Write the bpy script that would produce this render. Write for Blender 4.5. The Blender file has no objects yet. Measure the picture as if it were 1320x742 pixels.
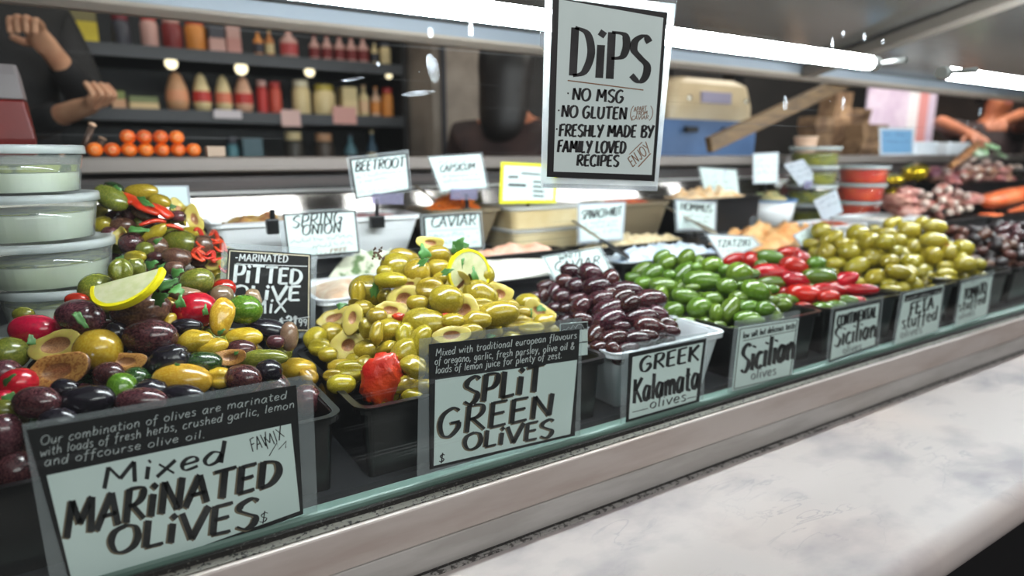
import bpy, bmesh, math, random
import numpy as np
from mathutils import Vector, Matrix, noise

# ------------------------------------------------------------------ camera, world, lights
SC = bpy.context.scene
COL = SC.collection
W, H, FPX = 1320, 742, 838.0
VPX, VPY = 2001.0, 198.0
EYE = 1.3365                                   # camera height above the floor
PITCH = math.atan((371 - VPY) / FPX)
YAW = math.atan((VPX - 660) * math.cos(PITCH) / FPX)
FH = Vector((math.cos(YAW), math.sin(YAW), 0))
CR = Vector((math.sin(YAW), -math.cos(YAW), 0))
ZUP = Vector((0, 0, 1))
CF = FH * math.cos(PITCH) - ZUP * math.sin(PITCH)
CU = FH * math.sin(PITCH) + ZUP * math.cos(PITCH)
CO = Vector((0, 0, EYE))

cam_data = bpy.data.cameras.new('camera')
cam_data.sensor_width = 36.0
cam_data.lens = FPX * 36.0 / W
cam_data.clip_start = 0.02
cam_data.dof.use_dof = True
cam_data.dof.focus_distance = 0.69
cam_data.dof.aperture_fstop = 2.9
cam = bpy.data.objects.new('camera', cam_data)
COL.objects.link(cam)
cam.matrix_world = Matrix(((CR.x, CU.x, -CF.x, CO.x), (CR.y, CU.y, -CF.y, CO.y), (CR.z, CU.z, -CF.z, CO.z), (0, 0, 0, 1)))
SC.camera = cam

SC.view_settings.view_transform = 'Standard'
SC.view_settings.look = 'None'
SC.view_settings.exposure = 0.0
SC.view_settings.gamma = 1.0
SC.view_settings.use_curve_mapping = False
SC.cycles.use_denoising = True
SC.cycles.max_bounces = 10
SC.cycles.transparent_max_bounces = 24
SC.cycles.caustics_reflective = False
SC.cycles.caustics_refractive = False
SC.cycles.sample_clamp_indirect = 4.0

world = bpy.data.worlds.new('market_air')
SC.world = world
world.use_nodes = True
world.node_tree.nodes['Background'].inputs[0].default_value = (0.94, 0.96, 1.0, 1)
world.node_tree.nodes['Background'].inputs[1].default_value = 0.38

def area(name, loc, target, sx, sy, power, color=(1, 1, 1)):
    l = bpy.data.lights.new(name, 'AREA')
    l.shape = 'RECTANGLE'; l.size = sx; l.size_y = sy
    l.energy = power; l.color = color
    o = bpy.data.objects.new(name, l); COL.objects.link(o)
    o.location = loc
    o.rotation_euler = (Vector(target) - Vector(loc)).to_track_quat('-Z', 'Y').to_euler()
    return o
area('hall_and_fill_light', (2.2, -0.5, 3.1), (1.6, 0.3, 0.9), 3.2, 0.5, 6, (1, 0.96, 0.94))
area('hall_and_fill_light', (0.7, -1.9, 2.5), (0.7, 0.6, 1.1), 3.6, 0.6, 46, (1, 0.98, 0.97))  # added frontal fill, an unseen lamp that brightens the sign faces
area('shop_light', (0.6, 2.2, 3.0), (0.6, 2.75, 1.5), 2.2, 0.3, 11, (1, 0.9, 0.78))
area('shop_light', (4.0, 1.45, 3.0), (4.1, 2.25, 1.5), 2.2, 0.4, 85, (1, 0.92, 0.84))

# ------------------------------------------------------------------ pixel to place
def ray(u, v):
    return CF + CR * ((u - 660) / FPX) + CU * ((371 - v) / FPX)
def onY(u, v, Y):
    r = ray(u, v); return CO + r * (Y / r.y)
def onZ(u, v, Z):
    r = ray(u, v); return CO + r * ((Z - EYE) / r.z)
def onP(u, v, p0, n):
    r = ray(u, v); return CO + r * ((p0 - CO).dot(n) / r.dot(n))
def depth(p):
    return (Vector(p) - CO).dot(CF)
def proj(p):
    d = Vector(p) - CO; z = d.dot(CF)
    return 660 + FPX * d.dot(CR) / z, 371 - FPX * d.dot(CU) / z

# ------------------------------------------------------------------ materials
def lin(c):
    def f(x):
        x /= 255.0
        return x / 12.92 if x <= 0.04045 else ((x + 0.055) / 1.055) ** 2.4
    return (f(c[0]), f(c[1]), f(c[2]), 1.0)
MATS = {}
def mat(name, c, rough=0.5, metal=0.0, spec=0.5, vary=0.0, hue=0.0, c2=None, scale=30.0, bump=0.0, bscale=80.0, coat=0.0, sss=0.0, emit=0.0, alpha=1.0, stretch=None, lo=0.4, hi=0.62, trans=0.0):
    """Principled material; c2 mixes in by noise, vary changes value per object."""
    if name in MATS: return MATS[name]
    m = bpy.data.materials.new(name); m.use_nodes = True
    nt = m.node_tree; N = nt.nodes; L = nt.links
    b = N['Principled BSDF']
    b.inputs['Base Color'].default_value = lin(c)
    b.inputs['Roughness'].default_value = rough
    b.inputs['Metallic'].default_value = metal
    b.inputs['Specular IOR Level'].default_value = spec
    b.inputs['Coat Weight'].default_value = coat
    b.inputs['Coat Roughness'].default_value = 0.08
    b.inputs['Transmission Weight'].default_value = trans
    if sss:
        b.inputs['Subsurface Weight'].default_value = sss
        b.inputs['Subsurface Radius'].default_value = (0.006, 0.004, 0.002)
        b.inputs['Subsurface Scale'].default_value = 1.0
    if emit:
        b.inputs['Emission Color'].default_value = lin(c)
        b.inputs['Emission Strength'].default_value = emit
    src = None
    co = None
    if c2 or bump:
        tc = N.new('ShaderNodeTexCoord'); mp = N.new('ShaderNodeMapping')
        L.new(tc.outputs['Object'], mp.inputs[0])
        if stretch: mp.inputs['Scale'].default_value = stretch
        if vary or hue:
            oi = N.new('ShaderNodeObjectInfo'); vm = N.new('ShaderNodeVectorMath'); vm.operation = 'ADD'
            sc = N.new('ShaderNodeMath'); sc.operation = 'MULTIPLY'; sc.inputs[1].default_value = 37.0
            L.new(oi.outputs['Random'], sc.inputs[0]); L.new(mp.outputs[0], vm.inputs[0]); L.new(sc.outputs[0], vm.inputs[1]); co = vm.outputs[0]
        else:
            co = mp.outputs[0]
    if c2:
        nz = N.new('ShaderNodeTexNoise'); nz.inputs['Scale'].default_value = scale; nz.inputs['Detail'].default_value = 5
        L.new(co, nz.inputs[0])
        rp = N.new('ShaderNodeValToRGB'); rp.color_ramp.elements[0].position = lo; rp.color_ramp.elements[1].position = hi
        rp.color_ramp.elements[0].color = lin(c); rp.color_ramp.elements[1].color = lin(c2)
        L.new(nz.outputs[0], rp.inputs[0]); src = rp.outputs[0]
    if vary or hue:
        oi2 = N.new('ShaderNodeObjectInfo'); hs = N.new('ShaderNodeHueSaturation')
        mr = N.new('ShaderNodeMapRange'); mr.inputs[3].default_value = 1 - vary; mr.inputs[4].default_value = 1 + vary
        L.new(oi2.outputs['Random'], mr.inputs[0]); L.new(mr.outputs[0], hs.inputs['Value'])
        wn = N.new('ShaderNodeTexWhiteNoise'); wn.noise_dimensions = '1D'; L.new(oi2.outputs['Random'], wn.inputs['W'])
        mh = N.new('ShaderNodeMapRange'); mh.inputs[3].default_value = 0.5 - hue; mh.inputs[4].default_value = 0.5 + hue
        L.new(wn.outputs[0], mh.inputs[0]); L.new(mh.outputs[0], hs.inputs['Hue'])
        if src: L.new(src, hs.inputs['Color'])
        else: hs.inputs['Color'].default_value = lin(c)
        src = hs.outputs[0]
    if src:
        L.new(src, b.inputs['Base Color'])
        if emit: L.new(src, b.inputs['Emission Color'])
    if bump:
        n2 = N.new('ShaderNodeTexNoise'); n2.inputs['Scale'].default_value = bscale; n2.inputs['Detail'].default_value = 4
        L.new(co, n2.inputs[0])
        bp = N.new('ShaderNodeBump'); bp.inputs['Strength'].default_value = bump; bp.inputs['Distance'].default_value = 0.002
        L.new(n2.outputs[0], bp.inputs['Height']); L.new(bp.outputs[0], b.inputs['Normal'])
    MATS[name] = m
    return m

def clear(name, tint=(240, 250, 247), refl=1.0, haze=0.0, hazec=(225, 232, 235), rough=0.0, specks=False, ior=1.45):
    """Thin clear sheet: transparent and mirror mixed by Fresnel, a little milky haze, and dried specks."""
    if name in MATS: return MATS[name]
    m = bpy.data.materials.new(name); m.use_nodes = True
    nt = m.node_tree; N = nt.nodes; L = nt.links
    for n in list(N): N.remove(n)
    out = N.new('ShaderNodeOutputMaterial')
    t = N.new('ShaderNodeBsdfTransparent'); t.inputs[0].default_value = lin(tint)
    g = N.new('ShaderNodeBsdfGlossy'); g.inputs['Roughness'].default_value = rough
    fr = N.new('ShaderNodeFresnel')
    ge = N.new('ShaderNodeNewGeometry'); mi = N.new('ShaderNodeMix'); mi.inputs[2].default_value = ior; mi.inputs[3].default_value = 1 / ior
    L.new(ge.outputs['Backfacing'], mi.inputs[0]); L.new(mi.outputs[0], fr.inputs[0])
    ml = N.new('ShaderNodeMath'); ml.operation = 'MULTIPLY'; ml.inputs[1].default_value = refl
    L.new(fr.outputs[0], ml.inputs[0])
    m1 = N.new('ShaderNodeMixShader'); L.new(ml.outputs[0], m1.inputs[0]); L.new(t.outputs[0], m1.inputs[1]); L.new(g.outputs[0], m1.inputs[2])
    d = N.new('ShaderNodeBsdfDiffuse'); d.inputs[0].default_value = lin(hazec)
    m2 = N.new('ShaderNodeMixShader'); m2.inputs[0].default_value = haze
    L.new(m1.outputs[0], m2.inputs[1]); L.new(d.outputs[0], m2.inputs[2])
    if specks:
        tc = N.new('ShaderNodeTexCoord')
        vo = N.new('ShaderNodeTexVoronoi'); vo.inputs['Scale'].default_value = 42.0
        L.new(tc.outputs['Object'], vo.inputs['Vector'])
        lt = N.new('ShaderNodeMath'); lt.operation = 'LESS_THAN'; lt.inputs[1].default_value = 0.032
        L.new(vo.outputs['Distance'], lt.inputs[0])
        nz = N.new('ShaderNodeTexNoise'); nz.inputs['Scale'].default_value = 7.0; nz.inputs['Detail'].default_value = 3
        L.new(tc.outputs['Object'], nz.inputs[0])
        gt = N.new('ShaderNodeMapRange'); gt.inputs[1].default_value = 0.54; gt.inputs[2].default_value = 0.7
        L.new(nz.outputs[0], gt.inputs[0])
        mu = N.new('ShaderNodeMath'); mu.operation = 'MULTIPLY'; L.new(lt.outputs[0], mu.inputs[0]); L.new(gt.outputs[0], mu.inputs[1])
        # fine wiping scratches, faint
        wv = N.new('ShaderNodeTexNoise'); wv.inputs['Scale'].default_value = 3.0; wv.inputs['Detail'].default_value = 2
        mp = N.new('ShaderNodeMapping'); mp.inputs['Scale'].default_value = (1.2, 1, 90); mp.inputs['Rotation'].default_value = (0, 0.12, 0)
        L.new(tc.outputs['Object'], mp.inputs[0]); L.new(mp.outputs[0], wv.inputs[0])
        ws = N.new('ShaderNodeMapRange'); ws.inputs[1].default_value = 0.66; ws.inputs[2].default_value = 0.8; ws.inputs[4].default_value = 0.10
        L.new(wv.outputs[0], ws.inputs[0])
        ad = N.new('ShaderNodeMath'); ad.operation = 'ADD'; L.new(mu.outputs[0], ad.inputs[0]); L.new(ws.outputs[0], ad.inputs[1])
        ad2 = N.new('ShaderNodeMath'); ad2.operation = 'ADD'; ad2.use_clamp = True; ad2.inputs[1].default_value = haze
        L.new(ad.outputs[0], ad2.inputs[0]); L.new(ad2.outputs[0], m2.inputs[0])
    L.new(m2.outputs[0], out.inputs[0])
    MATS[name] = m
    return m

# ------------------------------------------------------------------ mesh building
class MB:
    def __init__(s): s.v = []; s.f = []; s.m = []
    def add(s, vs, fs, mi=0):
        b = len(s.v); s.v += [tuple(p) for p in vs]
        s.f += [tuple(b + i for i in f) for f in fs]; s.m += [mi] * len(fs)
        return s
    def box(s, x0, x1, y0, y1, z0, z1, mi=0):
        v = [(x0, y0, z0), (x1, y0, z0), (x1, y1, z0), (x0, y1, z0), (x0, y0, z1), (x1, y0, z1), (x1, y1, z1), (x0, y1, z1)]
        return s.add(v, [(0, 3, 2, 1), (4, 5, 6, 7), (0, 1, 5, 4), (1, 2, 6, 5), (2, 3, 7, 6), (3, 0, 4, 7)], mi)
    def loft(s, loops, mi=0, cap0=True, cap1=True, closed=True):
        n = len(loops[0]); vs = [p for l in loops for p in l]; fs = []
        for k in range(len(loops) - 1):
            for i in range(n if closed else n - 1):
                j = (i + 1) % n
                fs.append((k * n + i, k * n + j, (k + 1) * n + j, (k + 1) * n + i))
        if cap0: fs.append(tuple(range(n - 1, -1, -1)))
        if cap1: fs.append(tuple((len(loops) - 1) * n + i for i in range(n)))
        return s.add(vs, fs, mi)
    def lathe(s, prof, c=(0, 0, 0), n=32, mi=0, axis=None, cap0=True, cap1=True):
        loops = []
        q = Vector((0, 0, 1)).rotation_difference(Vector(axis)) if axis else None
        for r, z in prof:
            l = []
            for i in range(n):
                a = 2 * math.pi * i / n
                p = Vector((r * math.cos(a), r * math.sin(a), z))
                if q: p = q @ p
                l.append(p + Vector(c))
            loops.append(l)
        return s.loft(loops, mi, cap0, cap1)
    def pipe(s, pts, r, n=10, mi=0, flat=1.0, cap=True):
        pts = [Vector(p) for p in pts]; loops = []
        rs = r if isinstance(r, (list, tuple)) else [r] * len(pts)
        ref = Vector((0, 0, 1))
        for k, p in enumerate(pts):
            t = (pts[min(k + 1, len(pts) - 1)] - pts[max(k - 1, 0)]).normalized()
            rr = ref if abs(t.dot(ref)) < 0.95 else Vector((0, 1, 0))
            a = t.cross(rr).normalized(); b = a.cross(t).normalized()
            loops.append([p + a * (rs[k] * math.cos(2 * math.pi * i / n)) + b * (rs[k] * flat * math.sin(2 * math.pi * i / n)) for i in range(n)])
        return s.loft(loops, mi, cap, cap)
    def build(s, name, mats, parent=None, smooth=False, bevel=0.0, fix=True, origin=None, local=False):
        me = bpy.data.meshes.new(name)
        vs = s.v
        if origin is not None:
            o = Vector(origin); vs = [tuple(Vector(p) - o) for p in s.v]
        me.from_pydata(vs, [], s.f)
        mats = mats if isinstance(mats, (list, tuple)) else [mats]
        for m in mats: me.materials.append(m)
        for p, mi in zip(me.polygons, s.m): p.material_index = mi
        if fix:
            bm = bmesh.new(); bm.from_mesh(me)
            bmesh.ops.remove_doubles(bm, verts=bm.verts, dist=1e-6)
            bmesh.ops.recalc_face_normals(bm, faces=bm.faces)
            bm.to_mesh(me); bm.free()
        if smooth:
            for p in me.polygons: p.use_smooth = True
        ob = bpy.data.objects.new(name, me); COL.objects.link(ob)
        if origin is not None: ob.location = origin
        if parent is not None:
            ob.parent = parent
            if not local: ob.matrix_parent_inverse = Matrix.Translation(parent.location).inverted()
        if bevel:
            b = ob.modifiers.new('edge', 'BEVEL'); b.width = bevel; b.segments = 2; b.limit_method = 'ANGLE'
        return ob

def tag(o, label, cat, group=None, kind=None):
    o['label'] = label; o['category'] = cat
    if group: o['group'] = group
    if kind: o['kind'] = kind
    return o
def structure(o):
    o['kind'] = 'structure'; return o
def empty(name, loc, label, cat, group=None):
    o = bpy.data.objects.new(name, None); o.empty_display_size = 0.02
    COL.objects.link(o); o.location = loc
    return tag(o, label, cat, group)

def rrect(x0, x1, y0, y1, r, z, n=5):
    pts = []
    for cx, cy, a0 in ((x1 - r, y1 - r, 0), (x0 + r, y1 - r, 90), (x0 + r, y0 + r, 180), (x1 - r, y0 + r, 270)):
        for k in range(n + 1):
            a = math.radians(a0 + 90.0 * k / n)
            pts.append((cx + r * math.cos(a), cy + r * math.sin(a), z))
    return pts
def tub_mb(x0, x1, y0, y1, z0, z1, taper=0.012, r=0.018, lip=0.006, th=0.002, mi=0):
    """Open rectangular tub with a rolled rim; z0 base, z1 rim."""
    def L(e, z, rr=None): return rrect(x0 - e, x1 + e, y0 - e, y1 + e, max(0.004, (rr or r) + e), z)
    lo = [L(-taper, z0), L(-lip * 1.2, z1 - 0.006), L(0, z1 - 0.006), L(0, z1 - 0.001), L(-0.001, z1), L(-lip, z1), L(-lip - 0.001, z1 - 0.001), L(-taper - th, z0 + th)]
    return MB().loft(lo, mi)
# ------------------------------------------------------------------ brush lettering (single strokes with a broad nib)
# each glyph: width, strokes; a stroke is "x,y x,y ..." in tenths of the cap height, "~" first = smooth curve
G = {
'A': (7, ["0,0 3.5,10", "3.5,10 6.5,0", "1.3,3.6 5.6,3.9"]), 'B': (6, ["1,10 1,0", "~1,10 4.5,9.6 4.8,7.2 1.2,5.2", "~1.2,5.2 5.5,4.2 5,.6 1,0"]),
'C': (6, ["~5.8,8.6 4,10 1.2,8.2 .4,4.6 1.6,.8 4,0 6,1.6"]), 'D': (7, ["1,10 1,0", "~1,10 4.8,9 6.2,5 4.4,1 1,0"]),
'E': (5.5, ["1,10 1,0", "1,9.8 5.4,10.1", "1,5.2 4.8,5.5", "1,.1 5.5,.3"]), 'F': (5.5, ["1,10 1,0", "1,9.8 5.8,10.3", "1,5.4 4.8,5.8"]),
'G': (7, ["~6,8.8 4,10 1.2,8 .4,4.4 1.6,.6 4,0 6,2.4 6.1,4.6", "3.6,4.6 6.4,4.8"]), 'H': (7, ["1,10 1,0", "6,10 6,0", "1,5 6,5.3"]),
'I': (2.4, ["1.2,10 1.2,0"]), 'J': (5, ["~4.5,10 4.4,2.4 2.6,0 .6,1.6"]), 'K': (6.3, ["1,10 1,0", "5.8,10 1.2,4.8", "2,5.4 6.4,-.2"]), 'L': (5.3, ["1,10 1,.1", "1,.1 5.4,.5"]),
'M': (9, ["1,0 1.5,10", "1.5,10 4.6,3.2", "4.6,3.2 7.5,10", "7.5,10 8.2,0"]), 'N': (7.2, ["1,0 1.1,10", "1.1,10 6,.2", "6,.2 6.3,10.4"]),
'O': (7.6, ["~4,10 1.2,8.4 .4,4.6 1.8,.8 4,0 6.4,1.6 7.2,5.2 6.2,8.8 4,10"]), 'P': (6, ["1,10 1,0", "~1,10 4.8,9.8 5.6,7.4 4.4,5 1.2,4.4"]),
'Q': (7.6, ["~4,10 1.2,8.4 .4,4.6 1.8,.8 4,0 6.4,1.6 7.2,5.2 6.2,8.8 4,10", "4.6,2.6 7.4,-1"]), 'R': (6.4, ["1,10 1,0", "~1,10 4.8,9.8 5.4,7.4 4,5.4 1.2,4.8", "2.4,5 6.4,0"]),
'S': (6, ["~5.6,8.8 4,10.1 1.4,8.8 1,6.8 3,5.2 5.2,3.6 4.9,1.2 3,-.1 .6,1.2"]), 'T': (6.4, ["3.2,10 3.2,0", "0,9.8 6.6,10.3"]),
'U': (7, ["~1,10 1,3 2.4,.2 4.6,.4 6,3 6,10"]), 'V': (6.6, ["0,10 3.2,0", "3.2,0 6.8,10.6"]), 'W': (9.4, ["0,10 2.4,0", "2.4,0 4.8,7.2", "4.8,7.2 6.9,0", "6.9,0 9.4,10.2"]),
'X': (6.4, ["0.4,10 6,0", "6,10.4 .2,0"]), 'Y': (6.2, ["0,10 3.1,5", "6.2,10.4 2.2,-.6"]), 'Z': (6.2, ["0.4,9.8 6,10", "6,10 .4,0", ".4,0 6.2,.4"]),
'a': (5.2, ["~4.4,5.4 2.4,6.2 .5,3.6 1.2,.4 3,.6 4.4,5", "~4.5,6 4.3,1 5.2,.2"]), 'b': (5, ["~1.2,10 .8,0", "~.9,3 2.6,6 4.5,4.4 3.8,.6 .9,.4"]), 'c': (4.4, ["~4.2,5 2.8,6 .8,4.2 .9,1 2.6,0 4.4,1"]),
'd': (5.2, ["~4.2,5 2.2,6 .5,3.2 1.4,.2 3.4,1 4.4,4.5", "4.8,10.4 4.4,0"]), 'e': (4.6, ["~.8,3 4,3.6 3.4,5.8 1.6,5.6 .6,3 1.6,.2 4.4,1"]), 'f': (4, ["~4.2,9.4 2.6,10 1.8,7.4 1.6,0 1.2,-2.4", "0,5.6 3.8,6"]),
'g': (5, ["~4.2,5.4 2.2,6.1 .5,3.6 1.4,.8 3.2,1.2 4.3,5", "~4.4,5.8 4.4,-1.6 2.4,-3.6 .4,-2.4"]), 'h': (5.2, ["1,10 .9,0", "~1,3.4 2.8,6 4.2,4.8 4.4,0"]), 'i': (2.3, ["1.2,6 1.1,0", "1.2,8.1 1.6,8.7"]),
'j': (2.6, ["~1.8,6 1.6,-2 -.4,-3.4", "1.8,8.1 2.1,8.7"]), 'k': (4.8, ["1,10 1,0", "4.4,6.2 1.2,2.8", "1.9,3.4 4.8,0"]), 'l': (2.2, ["1.3,10.4 1,0"]), 'm': (7.8, ["1,6 1,0", "~1,3.6 2.6,6 3.8,5 4,0", "~4,3.6 5.6,6 6.8,5 7,0"]),
'n': (5.2, ["1,6 1,0", "~1,3.6 2.8,6.1 4.2,5 4.4,0"]), 'o': (5, ["~2.6,6 .7,4.4 .7,1.4 2.6,0 4.3,1.6 4.3,4.6 2.6,6"]), 'p': (5, ["1,6 .8,-3.6", "~1,4.4 2.8,6.1 4.5,4.4 3.8,.6 1,.4"]), 'q': (5, ["~4.2,5.2 2.4,6 .5,3.4 1.4,.4 4.2,2", "4.4,6 4.4,-3.6"]),
'r': (4, ["1,6 1,0", "~1,3.4 2.4,5.8 4,5.6"]), 's': (4.2, ["~3.9,5.2 2.4,6.1 .9,5 2,3.4 3.6,2 2.8,.1 .5,.6"]), 't': (3.8, ["~1.9,9 1.7,1.4 2.6,0 3.8,.6", ".2,6 3.7,6.3"]), 'u': (5.2, ["~.9,6 .9,1.4 2.4,0 4.2,2.4", "4.4,6 4.5,0"]),
'v': (4.6, [".4,6 2.2,0", "2.2,0 4.6,6.4"]), 'w': (7, [".4,6 2,0", "2,0 3.6,4.6", "3.6,4.6 5,0", "5,0 7,6.2"]), 'x': (4.6, [".5,6 4.4,0", "4.4,6.2 .3,0"]), 'y': (4.8, [".6,6 2.5,.6", "4.6,6.2 1,-3.6"]), 'z': (4.4, [".4,6 4.2,6", "4.2,6 .4,0", ".4,0 4.4,.2"]),
'$': (5, ["~4.6,7.6 3,8.6 1.2,7.4 1.8,5.4 4.2,3.6 3.6,1.4 1.8,1 .4,2.2", "2.8,10.4 2.4,-.6"]), '.': (2, [".8,0 1.3,.8"]), ',': (2, ["1.3,.9 .6,-1.8"]), '-': (4, [".5,4.6 3.5,4.8"]), '+': (4.6, ["2.2,7 2.2,2", ".2,4.4 4.4,4.6"]),
'&': (6, ["~5.8,.2 1.6,7.4 2.4,10 4,8.4 .8,3.6 1.2,.6 3.4,.2 5.6,4"]), '(': (2.8, ["~2.6,11 .8,7.4 .8,2.6 2.6,-1"]), ')': (2.8, ["~.4,11 2.2,7.4 2.2,2.6 .4,-1"]), ' ': (3.4, []), '_': (1.0, []), '*': (2, [".6,4.6 1.3,5.4"]),
'1': (3.4, [".6,8 2,10", "2,10 1.9,0"]), '2': (5.4, ["~.6,8 2.6,10 4.6,8 3.6,4.8 .6,.2", ".6,.2 5.2,.5"]), '9': (5.4, ["~4.6,8.6 2.6,10 .8,7.8 2.2,5 4.6,6.4", "~4.8,9.4 4.4,3 3.4,0"]), '~': (2.4, ["1.2,7.0 1.1,0", "0.9,8.8 1.9,10"]),
}
def smooth_pts(p, n=6):
    out = []
    for i in range(len(p) - 1):
        p0 = p[max(i - 1, 0)]; p1 = p[i]; p2 = p[i + 1]; p3 = p[min(i + 2, len(p) - 1)]
        for k in range(n):
            t = k / n
            out.append(tuple(0.5 * (2 * b + (c - a) * t + (2 * a - 5 * b + 4 * c - d) * t * t + (-a + 3 * b - 3 * c + d) * t ** 3) for a, b, c, d in zip(p0, p1, p2, p3)))
    out.append(p[-1]); return out
GS = {}
for ch, (gw, st) in G.items():
    ss = []
    for s_ in st:
        sm = s_[0] == '~'
        pts = [tuple(float(q) / 10 for q in w.split(',')) for w in s_.lstrip('~').split()]
        if not sm: pts = [tuple(a + (b - a) * k / 3 for a, b in zip(pts[0], pts[1])) for k in range(4)]
        else: pts = smooth_pts(pts)
        ss.append(pts)
    GS[ch] = (gw / 10, ss)

def nib_strip(pts, nib, ang, mn):
    """ribbon of a 2-D stroke: returns vertex pairs"""
    nx, ny = math.cos(ang) * nib / 2, math.sin(ang) * nib / 2
    L, R = [], []
    n = len(pts)
    for k in range(n):
        a = pts[max(k - 1, 0)]; b = pts[min(k + 1, n - 1)]
        tx, ty = b[0] - a[0], b[1] - a[1]; l = math.hypot(tx, ty) or 1
        qx, qy = -ty / l, tx / l
        w = math.sqrt((nx * qx + ny * qy) ** 2 + (mn / 2) ** 2)
        L.append((pts[k][0] + qx * w, pts[k][1] + qy * w)); R.append((pts[k][0] - qx * w, pts[k][1] - qy * w))
    return L, R

def lay_text(mb, put, s, p0, p1, h0, h1, sk=0.1, nib=3.0, ang=20, mn=1.0, mi=0, lift=0.0, rnd=0.0, off=(0, 0)):
    """Text between two picture points (baseline), heights h0..h1, each stroke point handed to put()."""
    tot = sum(GS[c][0] + 0.09 for c in s) - 0.09 or 1
    x = 0.0; a = math.radians(ang)
    for c in s:
        gw, st = GS[c]
        jy = random.uniform(-rnd, rnd)
        for pts in st:
            P = []
            for gx, gy in pts:
                t = (x + gx) / tot; h = h0 + (h1 - h0) * t
                yy = gy + jy
                P.append((p0[0] + (p1[0] - p0[0]) * t + sk * h * yy + off[0], p0[1] + (p1[1] - p0[1]) * t - h * yy + off[1]))
            L, R = nib_strip(P, nib, a, mn)
            n = len(P)
            mb.add([put(*q, lift) for q in L + R], [(k, k + 1, n + k + 1, n + k) for k in range(n - 1)], mi)
        x += gw + 0.09
def lay_line(mb, put, pts, w, mi=0, lift=0.0):
    L, R = nib_strip(pts, 0, 0, w)
    n = len(pts)
    mb.add([put(*q, lift) for q in L + R], [(k, k + 1, n + k + 1, n + k) for k in range(n - 1)], mi)
def scribble(mb, put, p0, p1, h, w=0.7, mi=0, lift=0.0, seed=1, words=4):
    """a line of small handwriting too small to read"""
    r = random.Random(seed)
    n = max(8, int(math.hypot(p1[0] - p0[0], p1[1] - p0[1]) / (h * 0.35)))
    cuts = sorted(r.sample(range(2, n - 1), min(words - 1, n - 3)))
    seg = []
    for k in range(n + 1):
        t = k / n
        y = r.uniform(0, 1) if k % 2 else r.uniform(-0.15, 0.25)
        if r.random() < 0.18: y += 0.6
        if k in cuts:
            if len(seg) > 1: lay_line(mb, put, seg, w, mi, lift)
            seg = []
            continue
        seg.append((p0[0] + (p1[0] - p0[0]) * t, p0[1] + (p1[1] - p0[1]) * t - h * y))
    if len(seg) > 1: lay_line(mb, put, seg, w, mi, lift)
# ------------------------------------------------------------------ materials of the place
M_marble = mat('marble', (184, 176, 172), 0.42, spec=0.25, c2=(140, 135, 138), scale=7, lo=0.48, hi=0.74, stretch=(1.0, 1.6, 1), bump=0.05, bscale=12)
def marble_veins(m):
    nt = m.node_tree; N = nt.nodes; L = nt.links; b = N['Principled BSDF']
    base = b.inputs['Base Color'].links[0].from_socket
    tc = N.new('ShaderNodeTexCoord')
    mp = N.new('ShaderNodeMapping'); mp.inputs['Rotation'].default_value = (0, 0, 0.5); mp.inputs['Scale'].default_value = (1.6, 4.5, 1)
    L.new(tc.outputs['Object'], mp.inputs[0])
    n = N.new('ShaderNodeTexNoise'); n.inputs['Scale'].default_value = 4.5; n.inputs['Detail'].default_value = 8; n.inputs['Distortion'].default_value = 1.6
    L.new(mp.outputs[0], n.inputs[0])
    r = N.new('ShaderNodeValToRGB'); e = r.color_ramp.elements
    e[0].position = 0.49; e[0].color = (0, 0, 0, 1); e[1].position = 0.53; e[1].color = (0, 0, 0, 1)
    q = e.new(0.51); q.color = (1, 1, 1, 1)
    L.new(n.outputs[0], r.inputs[0])
    n2 = N.new('ShaderNodeTexNoise'); n2.inputs['Scale'].default_value = 6.0; L.new(tc.outputs['Object'], n2.inputs[0])
    mr = N.new('ShaderNodeMapRange'); mr.inputs[1].default_value = 0.47; mr.inputs[2].default_value = 0.68; mr.inputs[4].default_value = 0.75
    L.new(n2.outputs[0], mr.inputs[0])
    mu = N.new('ShaderNodeMath'); mu.operation = 'MULTIPLY'; L.new(r.outputs[0], mu.inputs[0]); L.new(mr.outputs[0], mu.inputs[1])
    mx = N.new('ShaderNodeMix'); mx.data_type = 'RGBA'; mx.inputs[7].default_value = lin((128, 126, 134))
    L.new(mu.outputs[0], mx.inputs[0]); L.new(base, mx.inputs[6])
    # faint warm stains
    n3 = N.new('ShaderNodeTexNoise'); n3.inputs['Scale'].default_value = 3.2; n3.inputs['Detail'].default_value = 2; L.new(tc.outputs['Object'], n3.inputs[0])
    m3 = N.new('ShaderNodeMapRange'); m3.inputs[1].default_value = 0.5; m3.inputs[2].default_value = 0.75; m3.inputs[4].default_value = 0.55
    L.new(n3.outputs[0], m3.inputs[0])
    mx2 = N.new('ShaderNodeMix'); mx2.data_type = 'RGBA'; mx2.inputs[7].default_value = lin((212, 192, 180))
    L.new(m3.outputs[0], mx2.inputs[0]); L.new(mx.outputs[2], mx2.inputs[6]); L.new(mx2.outputs[2], b.inputs['Base Color'])
marble_veins(M_marble)
M_alu = mat('satin_aluminium', (186, 178, 172), 0.45, 0.3, c2=(168, 156, 148), scale=9, stretch=(0.5, 3, 3), bump=0.03)
M_alu2 = mat('dull_aluminium', (178, 176, 172), 0.45, 0.35, c2=(160, 157, 152), scale=14, stretch=(0.5, 3, 3), bump=0.03)
M_steel = mat('brushed_steel', (126, 119, 115), 0.16, 0.8, c2=(112, 106, 102), scale=12, stretch=(0.2, 4, 40))
M_canopy = mat('polished_steel', (150, 147, 143), 0.2, 0.8, c2=(132, 129, 125), scale=4, stretch=(0.3, 2, 2))
M_deck = mat('grey_steel_deck', (72, 74, 78), 0.4, 0.4)
M_dark = mat('dark_recess', (22, 22, 24), 0.6)
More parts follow.
